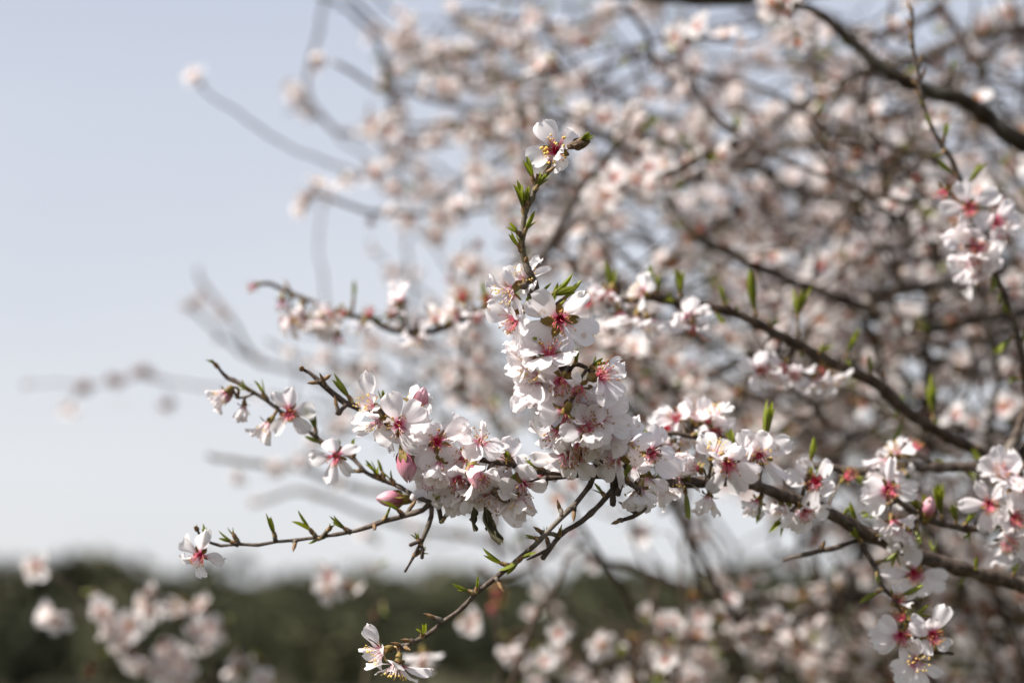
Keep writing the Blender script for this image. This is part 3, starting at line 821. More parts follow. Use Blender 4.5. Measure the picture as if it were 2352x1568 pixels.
b.bud(1135, 1100, (.5, -.8, .3), 1.3, dark=True, dz=-.01)
Fl(1136, 1142, -.010, (-.15, -.55, .7), 1.05, pet=[(262, 1.2, .8, .2), (322, 1.3, .85, .1), (200, .8, .8, .4), (20, .9, .9, .3), (110, .9, 1.0, .3)], st=1)
Fl(1203, 1114, -.010, (.2, -.45, .7), .95, pet=[(80, .9, 1.0, .3), (170, 1.1, 1.1, .2), (230, 1.0, 1.0, .2), (275, 1.2, .8, .1), (0, .8, .8, .3)], st=1)
Fl(1168, 1060, .006, (-.3, .1, .6), .95)
Fl(1070, 1040, .010, (.2, .3, .4), .9)
Fl(1250, 1090, .016, (.1, -.3, .5), .85)
Fl(1150, 1090, .012, (.1, -.5, .4), .95)
# slender branch
Fl(519, 900, -.006, (-.75, -.55, .35), .8, kind='crumpled', st=0)
b.bud(527, 897, (-.3, -.9, .1), .7)
Fl(560, 932, -.004, (.3, -.85, .2), .7, kind='crumpled', st=0)
Fl(665, 946, -.010, (.05, -.2, .95), .98, pet=[(78, 1.15, .85, .2), (125, 1.05, .9, .2), (232, 1.05, .8, .2), (-48, 1.15, 1.1, .05), (10, 1.1, 1.0, .1)], st=3)
Fl(617, 972, -.004, (-.6, -.6, .3), .9, kind='full', st=0)
Fl(771, 1046, -.010, (.0, -.15, 1), .98, pet=[(100, .95, 1.0, .3), (28, 1.15, .85, .15), (188, 1.1, .85, .2), (258, 1.35, .85, .05), (-40, 1.0, .9, .2)], st=3)
b.bud(925, 1146, (-1, .05, .2), 1.25)
Fl(460, 1274, -.006, (-.1, -.25, .9), .85, kind='crumpled', st=3)
# two flowers at the end of the slanting twig
Fl(878, 1495, -.006, (-.72, -.30, .25), 1.0, pet=[(120, 1.15, .75, .0), (160, 1.0, .9, .35), (215, .9, .9, .5), (60, .8, .5, .2), (270, .8, .9, .3)], st=0)
Fl(913, 1524, -.008, (.12, -.88, .34), 1.05, pet=[(192, 1.15, 1.1, .1), (232, 1.0, 1.1, .3), (318, 1.05, 1.0, .35), (342, 1.3, .85, -.05), (90, .8, 1.0, .2)], st=0)
# leaf shoots: left part
for a_ in ((694, 849, 690, 843, 2, .6, 0), (812, 921, 774, 868, 4, 1.2, 0), (752, 889, 738, 864, 3, .9, 1), (738, 884, 718, 879, 2, .7, 1), (884, 940, 886, 902, 2, .9, 0),
           (500, 844, 487, 825, 3, 1.0, 0), (620, 920, 593, 874, 3, .8, 0), (730, 998, 721, 932, 4, 1.35, 0), (750, 1028, 705, 1005, 3, 1.1, 0), (835, 1084, 793, 1084, 3, .9, 0), (868, 1098, 843, 1060, 3, .9, 0), (905, 1112, 888, 1088, 3, 1.2, 0),
           (810, 1050, 806, 1004, 2, .6, 0), (929, 1184, 892, 1152, 3, 1.2, 0), (629, 1240, 619, 1183, 4, 1.0, 0), (720, 1232, 681, 1177, 3, 1.0, 0), (800, 1220, 764, 1200, 5, 1.2, 0), (540, 1247, 506, 1236, 3, .9, 0),
           (685, 1239, 676, 1254, 2, .6, 1), (745, 1232, 711, 1248, 3, .8, 0), (480, 1242, 466, 1212, 3, .8, 0), (455, 1220, 444, 1207, 4, .9, 0), (860, 1205, 862, 1218, 2, .7, 0),
           # slanting twig
           (1233, 1243, 1208, 1228, 3, .7, 0), (1253, 1220, 1234, 1215, 2, .7, 1), (1166, 1300, 1124, 1283, 3, .8, 0), (1196, 1283, 1168, 1322, 3, 1.0, 0), (1146, 1324, 1150, 1347, 2, .9, 1), (1088, 1363, 1045, 1344, 3, 1.1, 0), (1018, 1425, 980, 1411, 2, 1.1, 1), (1318, 1160, 1318, 1188, 2, .9, 1),
           (925, 1484, 908, 1478, 2, .7, 1), (900, 1489, 888, 1494, 3, .7, 0), (948, 1473, 932, 1470, 2, .5, 1), (938, 1478, 935, 1488, 2, .6, 1), (1428, 1194, 1414, 1199, 2, 1.0, 1),
           # branch middle and right
           (1170, 1064, 1156, 1035, 3, .9, 0), (1200, 1085, 1160, 1108, 3, .9, 0), (1250, 1090, 1215, 1058, 5, 1.1, 0), (1290, 1080, 1270, 1062, 3, 1.0, 0), (1500, 1106, 1512, 1090, 4, 1.2, 0), (1494, 1118, 1488, 1145, 3, 1.0, 0),
           (1456, 1060, 1452, 1000, 3, 1.0, 0), (1574, 1108, 1572, 1058, 5, 1.2, 0), (1570, 1118, 1580, 1182, 4, 1.0, 0), (1610, 1112, 1632, 1116, 3, 1.2, 0), (1640, 1075, 1634, 1022, 3, 1.2, 0), (1690, 1060, 1680, 1000, 3, 1.4, 0), (1765, 1060, 1769, 955, 5, 1.5, 0),
           (1756, 1125, 1742, 1190, 4, 1.1, 0), (1830, 1200, 1768, 1212, 3, 1.3, 0), (1868, 1070, 1870, 1018, 3, 1.3, 0), (1880, 1140, 1905, 1110, 3, 1.3, 0), (2062, 1262, 2055, 1290, 5, 1.4, 0), (2210, 1318, 2210, 1335, 4, 1.3, 0), (1860, 1150, 1870, 1040, 4, 1.4, 0), (1980, 1220, 1960, 1170, 4, 1.4, 0)):
    b.shoot(*a_[:4], n=a_[4], sc_=a_[5], tip=bool(a_[6]), dz=-.004)
# twigs hanging from the right part
b.wood([(1975, 1236, .955, 5), (1910, 1259, .95, 5), (1853, 1273, .95, 4.5), (1800, 1286, .95, 3)], rough=.15)
b.wood([(1974, 1232, .955, 5), (1989, 1265, .95, 4.5), (2012, 1304, .945, 5), (2022, 1339, .945, 4.5), (2050, 1373, .94, 4.5), (2076, 1410, .94, 4.5), (2100, 1455, .94, 4), (2120, 1490, .94, 3.5), (2190, 1500, .94, 3)], rough=.15)
Fl(2070, 1458, -.012, (-.3, -.15, .85), 1.0, pet=[(140, 1.1, .9, .2), (192, 1.15, 1.1, .1), (215, 1.0, .9, .1), (30, .9, .9, .3), (290, .9, .9, .3)], st=3)
Fl(2142, 1458, -.012, (.2, .1, .8), 1.0, pet=[(68, 1.25, .95, .1), (150, 1.1, 1.1, .2), (100, .8, .8, .5), (230, .8, .8, .4), (320, .7, .8, .4)], st=3)
Fl(2102, 1516, -.014, (-.05, -.2, .95), 1.0, pet=[(95, 1.0, .8, .3), (195, 1.0, .8, .2), (240, 1.1, 1.1, .1), (280, 1.1, .9, .1), (330, 1.1, .8, .1)], st=0)
Fl(2074, 1416, -.004, (-.3, .2, .7), .9, kind='bare', st=3)
Fl(2060, 1380, .0, (-.3, .5, .5), .7, kind='crumpled')
for a_ in ((2015, 1310, 2020, 1340, 4, 1.5, 0), (2030, 1345, 1985, 1378, 3, 1.3, 0), (2045, 1372, 2110, 1352, 3, 1.4, 0), (2090, 1430, 2120, 1400, 5, 1.6, 0), (2120, 1490, 2150, 1430, 4, 1.3, 0), (2140, 1495, 2172, 1480, 4, 1.2, 0), (2005, 1290, 2058, 1280, 4, 1.5, 0)):
    b.shoot(*a_[:4], n=a_[4], sc_=a_[5], dz=-.004)
for (x, y, f) in ((1235, 905, (-.6, -.2, .5)), (1262, 885, (-.3, -.1, .8)), (1296, 985, (-.2, -.5, .7)), (1352, 945, (.3, -.2, .8)), (1392, 1005, (.5, -.3, .6)), (1330, 1045, (.2, -.3, .7)), (1215, 830, (-.7, -.2, .4)), (1365, 905, (.4, -.1, .7)),
                  (1040, 1130, (-.2, -.6, .5)), (1080, 1120, (.0, -.6, .6)), (1120, 1115, (.1, -.5, .7)), (1030, 1080, (-.1, -.2, .8)), (1075, 1050, (.0, .1, .8)), (1190, 1140, (.3, -.7, .4)), (965, 1050, (-.2, -.3, .7)), (945, 1000, (.1, .1, .9)),
                  (1455, 1060, (.1, .0, .8)), (1440, 1020, (-.2, .3, .6)), (1555, 1100, (.2, -.5, .6)), (1640, 1045, (-.2, .4, .6)), (1706, 1050, (.2, .3, .6)), (1470, 1120, (-.1, -.7, .4))):
    b.flower(x, y, b.rng.uniform(-.012, .008), f, .98)
b.wood([(1726, 1095, .93, 6), (1715, 1050, .945, 6), (1690, 1026, .95, 6), (1640, 1012, .95, 6), (1590, 1004, .95, 5.5), (1540, 996, .95, 5), (1505, 1004, .95, 4), (1480, 1000, .95, 3)])
for (x, y, f, k) in ((1530, 985, (-.2, .3, .6), 'full'), (1556, 962, (-.1, .5, .5), 'full'), (1575, 1000, (.0, -.2, .8), 'full'), (1598, 962, (.2, .5, .5), 'full'), (1626, 968, (.0, .5, .5), 'bare'), (1640, 990, (.2, .1, .8), 'full'), (1664, 1010, (.4, .3, .5), 'full'), (1545, 1025, (-.2, -.6, .5), 'full'), (1608, 1030, (.1, -.7, .4), 'full'), (1645, 955, (.2, .6, .3), 'full'), (1510, 1010, (-.5, -.1, .5), 'bare')):
    b.flower(x, y, b.rng.uniform(-.01, .004), f, .85, kind=k, z=.97, st=3 if k == 'bare' else None)
MAIN = b
auto_shoots(b, 1400, 2330, .030, 1.2)
auto_shoots(b, 880, 1400, .034, .9)
auto_shoots(b, 480, 880, .045, .7)

# ---------------------------------------------------------------- long branch crossing behind the upright shoot
b = Branch("blossoming_branch", "long grey branch running behind the upright shoot, slightly blurred, tipped by red buds at left", "branch", W(2500, 1130, 1.15))
b.wood([(3300, 1420, 1.6, 26), (2500, 1130, 1.15, 13), (2352, 1085, 1.10, 12), (2249, 1046, 1.085, 11.5), (2146, 982, 1.075, 11), (2073, 931, 1.07, 11), (2000, 876, 1.065, 10.5), (1897, 821, 1.06, 9.5), (1837, 782, 1.055, 9.5), (1785, 763, 1.05, 9), (1732, 737, 1.045, 9), (1659, 714, 1.04, 8.5), (1600, 702, 1.04, 8), (1527, 688, 1.04, 8.5), (1483, 683, 1.04, 7), (1439, 692, 1.045, 7),
        (1380, 706, 1.06, 6.5), (1300, 716, 1.08, 6), (1200, 706, 1.10, 6), (1121, 706, 1.11, 6), (1067, 728, 1.12, 6), (1013, 756, 1.13, 6), (946, 760, 1.135, 5.6), (893, 748, 1.14, 5.4), (852, 727, 1.14, 5.6), (812, 722, 1.14, 4.6), (758, 706, 1.145, 4.4), (732, 695, 1.145, 4.4), (678, 678, 1.15, 4.6), (638, 658, 1.15, 4.4), (611, 648, 1.15, 4), (590, 653, 1.15, 3)], name='stem', nodes=.03, step=.005, mat=BARKW, wig=.004, rough=.2)
Fl = b.flower
for (x, y, f, s_, kd) in ((587, 655, (-.8, -.2, .2), .8, 'bare'), (648, 690, (-.2, -.8, .3), .95, 'bare'), (690, 712, (.0, -.8, .3), .95, 'bare'), (665, 738, (-.5, -.6, .4), 1.0, 'full'), (700, 735, (-.2, -.8, .4), 1.0, 'full'), (735, 735, (-.1, -.6, .6), 1.05, 'full'), (762, 722, (.2, -.2, .8), 1.0, 'full'),
                          (790, 718, (-.3, .3, .5), .9, 'bare'), (776, 770, (.0, -.8, .3), 1.0, 'bare'), (834, 748, (.1, -.8, .3), .9, 'full'), (845, 722, (.1, .5, .4), .9, 'bare'), (920, 690, (-.2, .7, .4), 1.0, 'full'), (900, 720, (.2, .5, .5), .9, 'crumpled'), (1048, 722, (-.5, -.1, .6), 1.0, 'full'), (1062, 685, (-.2, .7, .4), 1.0, 'bare'),
                          (1121, 692, (.2, .3, .7), 1.0, 'bare'), (1095, 720, (.0, -.5, .7), 1.0, 'full'), (1000, 735, (-.2, .5, .5), .95, 'crumpled'), (1404, 668, (.0, -.75, .35), 1.05, 'full'), (1475, 672, (-.6, -.1, .4), .95, 'full'), (1422, 715, (.1, -.9, .1), .95, 'full'), (1462, 728, (.1, -.8, .3), .95, 'full'), (1490, 735, (.4, -.7, .2), .95, 'full'),
                          (1582, 725, (-.1, -.6, .6), 1.0, 'full'), (1590, 745, (.0, -.9, .2), .9, 'full'), (1386, 672, (-.4, .3, .5), 1.0, 'full'), (1350, 690, (-.3, .2, .6), 1.0, 'full'), (1886, 846, (.2, -.6, .5), 1.0, 'bare'), (1872, 868, (-.2, -.6, .5), .95, 'full'), (1915, 866, (.4, -.5, .5), .9, 'full'), (1800, 838, (-.4, -.4, .6), 1.0, 'full'), (1770, 850, (-.4, -.4, .6), 1.0, 'full'), (1745, 848, (-.2, -.3, .8), 1.0, 'full'), (1820, 852, (.2, -.5, .6), 1.0, 'full'),
                          (1310, 735, (.3, .3, .6), .9, 'full'), (960, 775, (.0, -.8, .4), .85, 'full'), (670, 725, (.3, -.6, .5), .9, 'full')):
    Fl(x, y, -.006, f, s_, kind=kd, st=3 if kd == 'bare' else None)
for a_ in ((1408, 690, 1404, 604, 3, 1.6), (1500, 690, 1498, 618, 4, 1.4), (1510, 690, 1516, 648, 5, 1.6), (1570, 695, 1562, 635, 5, 1.6), (1662, 712, 1658, 665, 4, 1.4), (1732, 735, 1728, 655, 6, 1.7), (1836, 778, 1835, 668, 5, 1.8), (1945, 840, 1966, 765, 5, 1.7), (1996, 870, 1998, 825, 4, 1.4), (2140, 975, 2145, 885, 5, 1.7), (2070, 935, 2053, 955, 4, 1.4), (2090, 945, 2053, 1010, 5, 1.5),
           (1850, 790, 1840, 825, 4, 1.5), (678, 678, 655, 680, 4, 1.6), (812, 722, 813, 655, 3, 1.2), (893, 747, 866, 735, 4, 1.5), (946, 758, 975, 740, 4, 1.4), (1121, 706, 1108, 655, 4, 1.4), (930, 756, 918, 700, 4, 1.6), (1700, 728, 1690, 700, 4, 1.3), (1640, 708, 1655, 735, 3, 1.2), (1770, 760, 1790, 735, 4, 1.4)):
    b.shoot(*a_[:4], n=a_[4], sc_=a_[5], dz=-.004)

auto_shoots(b, 620, 2340, .032, 1.3)
# ---------------------------------------------------------------- dark level branch above the right end of the sharp one
b = Branch("blossoming_branch", "level dark branch with few blossoms, entering from the right just above the sharp branch", "branch", W(2500, 1000, 1.08))
b.wood([(3300, 900, 1.5, 24), (2500, 1000, 1.08, 13), (2352, 1044, 1.04, 11), (2306, 1059, 1.03, 10.5), (2250, 1073, 1.03, 10), (2155, 1072, 1.02, 9.5), (2080, 1070, 1.01, 9.5), (2030, 1076, 1.0, 9), (1989, 1082, 1.0, 8.5), (1950, 1080, 1.0, 8), (1910, 1073, 1.0, 7.5), (1870, 1071, 1.0, 6.5), (1827, 1078, 1.0, 5)], name='stem', step=.006)
b.wood([(2310, 1056, 1.03, 9), (2330, 1010, 1.03, 9), (2345, 970, 1.03, 8), (2365, 920, 1.03, 8)], step=.006)
b.wood([(2155, 1072, 1.02, 5), (2110, 1045, 1.015, 5), (2080, 1038, 1.01, 5), (2050, 1045, 1.005, 4), (2035, 1052, 1.0, 3.5)])
for (x, y, f, s_, kd) in ((2040, 1056, (-.6, -.3, .4), 1.0, 'full'), (2060, 1040, (-.2, .7, .3), .8, 'crumpled'), (2095, 1034, (.3, .6, .4), .9, 'bare'), (2038, 1122, (-.2, .1, .9), 1.05, 'full'), (2050, 1090, (-.1, .8, .3), 1.05, 'full'), (2295, 1092, (-.2, .7, .4), 1.05, 'full'), (2328, 1085, (.0, .8, .3), 1.1, 'full')):
    b.flower(x, y, -.006, f, s_, kind=kd)
for a_ in ((2260, 1070, 2245, 1045, 6, 1.8), (2290, 1062, 2298, 1100, 5, 1.7), (1960, 1082, 1975, 1105, 4, 1.4), (2220, 1074, 2232, 1100, 4, 1.5), (2180, 1072, 2150, 1052, 3, 1.2), (2100, 1070, 2085, 1105, 4, 1.2)):
    b.shoot(*a_[:4], n=a_[4], sc_=a_[5], dz=-.004)

# ---------------------------------------------------------------- thick cluster at the right edge
b = Branch("blossoming_branch", "short twig crowded with white red-hearted blossoms at the right edge, over the sharp branch", "branch", W(2480, 1150, 1.02))
b.wood([(3200, 1100, 1.4, 20), (2480, 1150, 1.02, 9), (2352, 1188, .985, 7.5), (2299, 1205, .98, 7), (2250, 1218, .975, 6.5), (2200, 1212, .97, 6), (2155, 1203, .965, 6), (2110, 1180, .96, 6), (2087, 1168, .96, 6), (2062, 1148, .955, 5.5), (2040, 1128, .95, 4)], name='stem')
b.wood([(2110, 1182, .96, 5), (2098, 1210, .958, 5), (2078, 1236, .956, 5)])
Fl = b.flower
Fl(2040, 1124, -.006, (-.1, .0, .95), 1.05, pet=[(88, 1.25, .6, .1), (165, 1.1, 1.1, .2), (195, 1.15, .9, .1), (228, 1.2, .8, .1), (-5, 1.1, .9, .2)], st=3)
Fl(2061, 1212, -.006, (-.5, -.4, .5), .9, kind='full', st=3)
Fl(2050, 1195, -.010, (-.3, -.6, .5), .85, kind='crumpled', st=3)
Fl(2085, 1222, -.004, (.1, -.8, .4), .85, kind='crumpled', st=0)
Fl(2272, 1157, -.012, (-.3, -.05, .9), 1.05, pet=[(178, 1.25, 1.0, .1), (120, 1.1, .9, .2), (262, 1.15, 1.15, .1), (60, 1.0, .8, .3), (310, .9, .9, .3)], st=3)
Fl(2329, 1190, -.016, (.05, -.15, .95), 1.05, pet=[(105, 1.2, 1.1, .2), (30, 1.1, 1.1, .2), (190, .9, .9, .3), (262, 1.2, 1.1, .1), (320, 1.2, 1.1, .1)], st=3)
Fl(2314, 1238, -.012, (-.1, -.4, .8), 1.05, pet=[(262, 1.3, 1.3, .05), (200, 1.0, .9, .2), (330, 1.3, .9, .1), (110, .7, .8, .4), (40, .8, .8, .4)], st=3)
Fl(2338, 1120, -.010, (.1, .3, .8), 1.05, pet=[(98, 1.45, .6, .1), (30, 1.1, 1.1, .2), (150, 1.1, .8, .2), (250, .9, .9, .3), (320, .9, .9, .3)], st=3)
Fl(2300, 1088, -.006, (-.2, .5, .6), 1.05)
Fl(2362, 1150, -.010, (.2, .0, .9), 1.05, st=3)
Fl(2360, 1230, -.006, (.4, -.3, .7), 1.05, st=3)
for a_ in ((2170, 1205, 2148, 1120, 6, 1.8), (2200, 1210, 2192, 1160, 6, 2.0), (2215, 1212, 2232, 1180, 5, 1.8), (2130, 1195, 2125, 1150, 5, 1.5), (2060, 1150, 1985, 1182, 4, 1.5), (2100, 1200, 2110, 1245, 5, 1.5), (2240, 1216, 2215, 1240, 4, 1.3), (2270, 1210, 2285, 1215, 4, 1.3), (2310, 1205, 2312, 1270, 4, 1.2), (2130, 1192, 2085, 1130, 4, 1.3)):
    b.shoot(*a_[:4], n=a_[4], sc_=a_[5], dz=-.006)
b.bud(2128, 1185, (.1, .8, .3), 1.1)

auto_shoots(b, 2050, 2350, .03, 1.4)
# ---------------------------------------------------------------- thin shoot standing at the right edge
b = Branch("blossoming_branch", "thin budding shoot at the upper right with one cluster of white blossoms halfway down", "branch", W(2420, 1130, 1.06))
b.wood([(3200, 1500, 1.3, 18), (2420, 1130, 1.03, 9), (2368, 950, 1.075, 7.5), (2350, 830, 1.04, 7), (2330, 740, 1.035, 6.5), (2305, 670, 1.03, 6.5), (2278, 612, 1.03, 6), (2250, 550, 1.03, 6), (2228, 480, 1.03, 5.5), (2203, 412, 1.03, 5), (2180, 360, 1.03, 5), (2158, 326, 1.03, 4.6), (2137, 286, 1.03, 4.4), (2125, 249, 1.03, 4.2), (2114, 205, 1.03, 4), (2108, 157, 1.03, 3.8), (2097, 110, 1.03, 3.8), (2096, 55, 1.03, 3.6), (2095, 18, 1.03, 3)], name='stem', nodes=.02)
Fl = b.flower
Fl(2223, 476, -.012, (.0, .0, 1), 1.08, pet=[(115, 1.15, .95, .2), (182, 1.25, .9, .1), (28, 1.3, .9, .1), (-42, 1.2, 1.1, .1), (245, .8, .8, .4)], st=3)
Fl(2170, 440, -.004, (-.5, -.5, .3), .95, kind='bare', st=2)
Fl(2283, 508, -.006, (.5, -.3, .6), 1.0, pet=[(-25, 1.2, .95, .2), (60, 1.0, .8, .3), (-90, .9, .9, .3), (160, .8, .8, .4), (10, 1.0, .8, .3)], st=3)
Fl(2243, 560, -.012, (-.1, -.2, .9), 1.075, st=3, roll=.2)
Fl(2262, 590, -.006, (.3, -.3, .8), 1.0, st=3)
Fl(2230, 598, -.010, (-.2, -.5, .7), 1.0, pet=[(250, 1.1, 1.0, .1), (180, 1.0, .9, .2), (300, 1.0, .8, .2), (60, .8, .8, .4), (120, .8, .8, .4)], st=3)
Fl(2212, 530, -.006, (-.6, -.1, .6), 1.0)
Fl(2244, 628, -.004, (.0, -.95, .1), 1.0, kind='crumpled')
Fl(2290, 545, -.002, (.5, -.2, .5), .95)
for a_ in ((2206, 412, 2160, 375, 3, 1.8), (2215, 440, 2256, 378, 6, 2.2), (2140, 300, 2132, 262, 3, 1.2), (2160, 330, 2172, 290, 3, 1.2), (2125, 249, 2108, 225, 2, 1.0), (2280, 615, 2284, 662, 6, 2.0), (2300, 660, 2290, 690, 4, 1.6), (2325, 730, 2300, 695, 3, 1.4), (2335, 760, 2300, 800, 5, 1.6), (2345, 800, 2352, 755, 5, 1.8), (2350, 870, 2320, 868, 6, 2.2), (2170, 350, 2150, 360, 3, 1.1)):
    b.shoot(*a_[:4], n=a_[4], sc_=a_[5], dz=-.004)
for a_ in ((2097, 30, 2088, 12), (2097, 70, 2088, 52), (2098, 105, 2090, 84), (2106, 150, 2116, 130), (2112, 190, 2122, 168), (2112, 205, 2100, 190), (2118, 225, 2105, 212)):
    b.shoot(*a_, sc_=1.2, tip=True)

THICK = 0.78
# ---------------------------------------------------------------- blurred branches behind, each one that can be told apart
G = "blurred branches of the almond tree behind"
def soft(label, pts, gap=.03, name="blossoming_branch", extra=(), mat=BARK, sub=(), bare=.18, tuft=.2, dress=True, sides=7, group=G, start=0, tail=(), clumps=(), thick=1.0):
    pts = [(p[0], p[1], p[2], p[3] * thick) for p in pts]
    b = Branch(name, label, "branch", W(*pts[0][:3]), group)
    b.wood(pts, name='stem', mat=mat, sides=sides, step=.010, wig=.007)
    for s_ in sub: b.wood(s_, name='twig', mat=mat, sides=6, step=.010, wig=.006)
    if dress: b.dress(gap, cl=b.cl[start:], bare=bare, tuft=tuft)
    for e_ in extra:
        k, x, y = e_[0], e_[1], e_[2]
        if len(extra) > 40 and k == 'f' and b.rng.random() < .08: continue
        z = b.zat(x, y) - .01
        me = {'f': None, 'b': b.rng.choice(BARE), 't': b.rng.choice(TUFT)}[k]
        b.far(x, y, z, me, e_[3] if len(e_) > 3 else None, e_[4] if len(e_) > 4 else 1.0)
    for x, y in clumps:
        for _ in range(7): b.far(x + b.rng.gauss(0, 8), y + b.rng.gauss(0, 8), b.zat(x, y) + b.rng.gauss(0, .01), b.rng.choice(BARE), None, 1.3)
    for x, y, q in tail: b.far(x, y, b.zat(x, y), None, (-.3, .4, .8), q)
    return b
soft("thick dark limb slanting down across the upper right corner",
     [(3300, 900, 2.2, 40), (2700, 520, 1.5, 26), (2352, 330, 1.3, 19), (2272, 270, 1.28, 18), (2199, 230, 1.27, 17), (2125, 196, 1.26, 16), (2052, 148, 1.25, 14), (1990, 104, 1.25, 13), (1928, 70, 1.25, 11), (1869, 33, 1.25, 9), (1800, 12, 1.26, 8), (1720, -20, 1.27, 7)],
     gap=.05, mat=BARKD, sides=10, thick=1.4, start=22, extra=[('f', 1790, 20), ('b', 1810, 28), ('f', 1770, 6), ('f', 1810, -4), ('b', 1825, 80), ('f', 1830, 100), ('b', 1812, 92), ('f', 1758, 10)])
soft("dark limb cut by the top edge of the photo, right of the middle",
     [(2600, -260, 1.7, 30), (2100, -90, 1.6, 22), (1850, -22, 1.5, 18), (1720, 2, 1.45, 15), (1650, 4, 1.44, 15), (1580, 1, 1.43, 14), (1500, -10, 1.42, 11), (1430, -25, 1.42, 9)], gap=.09, mat=BARKD, sides=10, dress=False, thick=1.4)
soft("grey branch forking beyond the flower at the tip of the upright shoot",
     [(3200, 200, 2.4, 30), (2500, 60, 1.9, 16), (2000, 170, 1.75, 14), (1880, 225, 1.72, 12), (1780, 280, 1.7, 12), (1698, 358, 1.48, 12), (1624, 396, 1.47, 12), (1569, 421, 1.46, 12), (1515, 433, 1.46, 12), (1460, 436, 1.46, 10), (1405, 439, 1.46, 9), (1331, 434, 1.47, 8), (1240, 430, 1.48, 7), (1150, 442, 1.7, 7), (1060, 462, 1.72, 6)],
     gap=.035, bare=.2, thick=1.3, sub=[[(1533, 430, 1.46, 10), (1496, 403, 1.45, 10), (1460, 350, 1.44, 8), (1423, 328, 1.44, 8), (1386, 300, 1.44, 7), (1300, 262, 1.45, 6)]])
soft("broad brown limb crossing level behind the right half",
     [(3200, 640, 2.3, 40), (2600, 690, 1.8, 18), (2329, 718, 1.42, 13), (2238, 730, 1.4, 13), (2146, 741, 1.4, 13), (2036, 722, 1.4, 13), (1963, 690, 1.4, 12), (1890, 663, 1.4, 12), (1791, 628, 1.4, 12), (1732, 612, 1.4, 12), (1673, 575, 1.4, 11), (1615, 548, 1.4, 11), (1571, 520, 1.41, 10), (1551, 494, 1.42, 9), (1530, 450, 1.44, 9)], gap=.04, mat=BARKD, bare=.25, thick=1.3)
soft("brown sagging branch behind, below the long grey branch",
     [(2400, 620, 1.75, 14), (2100, 660, 1.4, 12), (1950, 720, 1.5, 11), (1850, 775, 1.45, 10), (1761, 813, 1.4, 10), (1688, 838, 1.4, 10), (1615, 868, 1.4, 10), (1556, 897, 1.4, 10), (1521, 894, 1.4, 9), (1498, 868, 1.4, 8), (1470, 835, 1.4, 6)], gap=.05, bare=.3, tuft=.15, thick=1.3)
soft("dark branch over the hills at lower right",
     [(3200, 1500, 2.2, 30), (2500, 1430, 1.8, 18), (2200, 1400, 1.7, 15), (2000, 1376, 1.65, 14), (1850, 1380, 1.6, 13), (1700, 1378, 1.6, 12), (1600, 1358, 1.6, 12), (1520, 1332, 1.6, 11), (1440, 1300, 1.6, 9), (1370, 1276, 1.6, 7), (1320, 1240, 1.6, 5)], gap=.07, mat=BARKD, bare=.3, thick=1.2)
soft("steep pale grey twig rising to the top edge at left of the tree",
     [(985, 403, 2.1, 7), (930, 366, 2.1, 7), (857, 318, 2.1, 7), (784, 304, 2.12, 7), (747, 278, 2.14, 7), (711, 236, 2.16, 7), (705, 198, 2.17, 6.5), (718, 135, 2.18, 6.5), (733, 73, 2.2, 6), (747, 0, 2.2, 5.5), (760, -60, 2.2, 4)], dress=False, sub=[[(711, 234, 2.16, 5), (690, 225, 2.15, 5), (680, 205, 2.15, 4)]],
     extra=[('f', 680, 225), ('f', 668, 205), ('f', 712, 268), ('b', 730, 268), ('f', 702, 260), ('f', 730, 155), ('f', 850, 305), ('b', 862, 300), ('f', 810, 300)])
soft("bare curved twig in the open sky ending in one pale blossom, far left",
     [(1060, 470, 1.95, 6), (900, 430, 1.95, 5.5), (790, 385, 1.95, 5.2), (692, 352, 1.93, 5), (637, 322, 1.92, 5), (564, 271, 1.9, 4.8), (491, 220, 1.9, 4.4), (458, 195, 1.9, 4)], dress=False, thick=.8, extra=[('f', 450, 172, (-.4, .8, .3), 1.05), ('b', 460, 192, (.1, -.2, .8), 1.0), ('f', 445, 180, (-.6, .3, .6), .9), ('f', 890, 425), ('f', 850, 410), ('f', 960, 455)])
soft("grey twig running down from the top edge toward the first blossom clumps",
     [(790, -30, 1.9, 6), (813, 0, 1.9, 6), (857, 37, 1.9, 6.5), (894, 70, 1.88, 6), (930, 95, 1.86, 6), (1000, 125, 1.84, 6), (1080, 118, 1.82, 6.5), (1160, 100, 1.8, 7), (1300, 60, 1.8, 8), (1500, 10, 1.8, 10)],
     gap=.03, start=14, extra=[('f', 940, 50), ('f', 938, 62), ('f', 905, 85), ('b', 935, 88)])
soft("slate grey twig bending through the upper left blossom clumps",
     [(764, 142, 1.7, 5.5), (790, 155, 1.7, 6.5), (820, 172, 1.7, 7), (875, 198, 1.7, 7), (930, 216, 1.7, 7), (1003, 238, 1.7, 7), (1077, 252, 1.7, 7), (1148, 256, 1.7, 7.5), (1250, 275, 1.7, 8), (1330, 310, 1.7, 9), (1400, 380, 1.72, 10), (1450, 430, 1.75, 11)],
     gap=.035, start=14, extra=[('f', 738, 140), ('f', 725, 148), ('f', 968, 195), ('f', 1030, 190), ('f', 1015, 200), ('b', 975, 225), ('f', 1045, 215), ('t', 880, 175), ('f', 890, 260)])
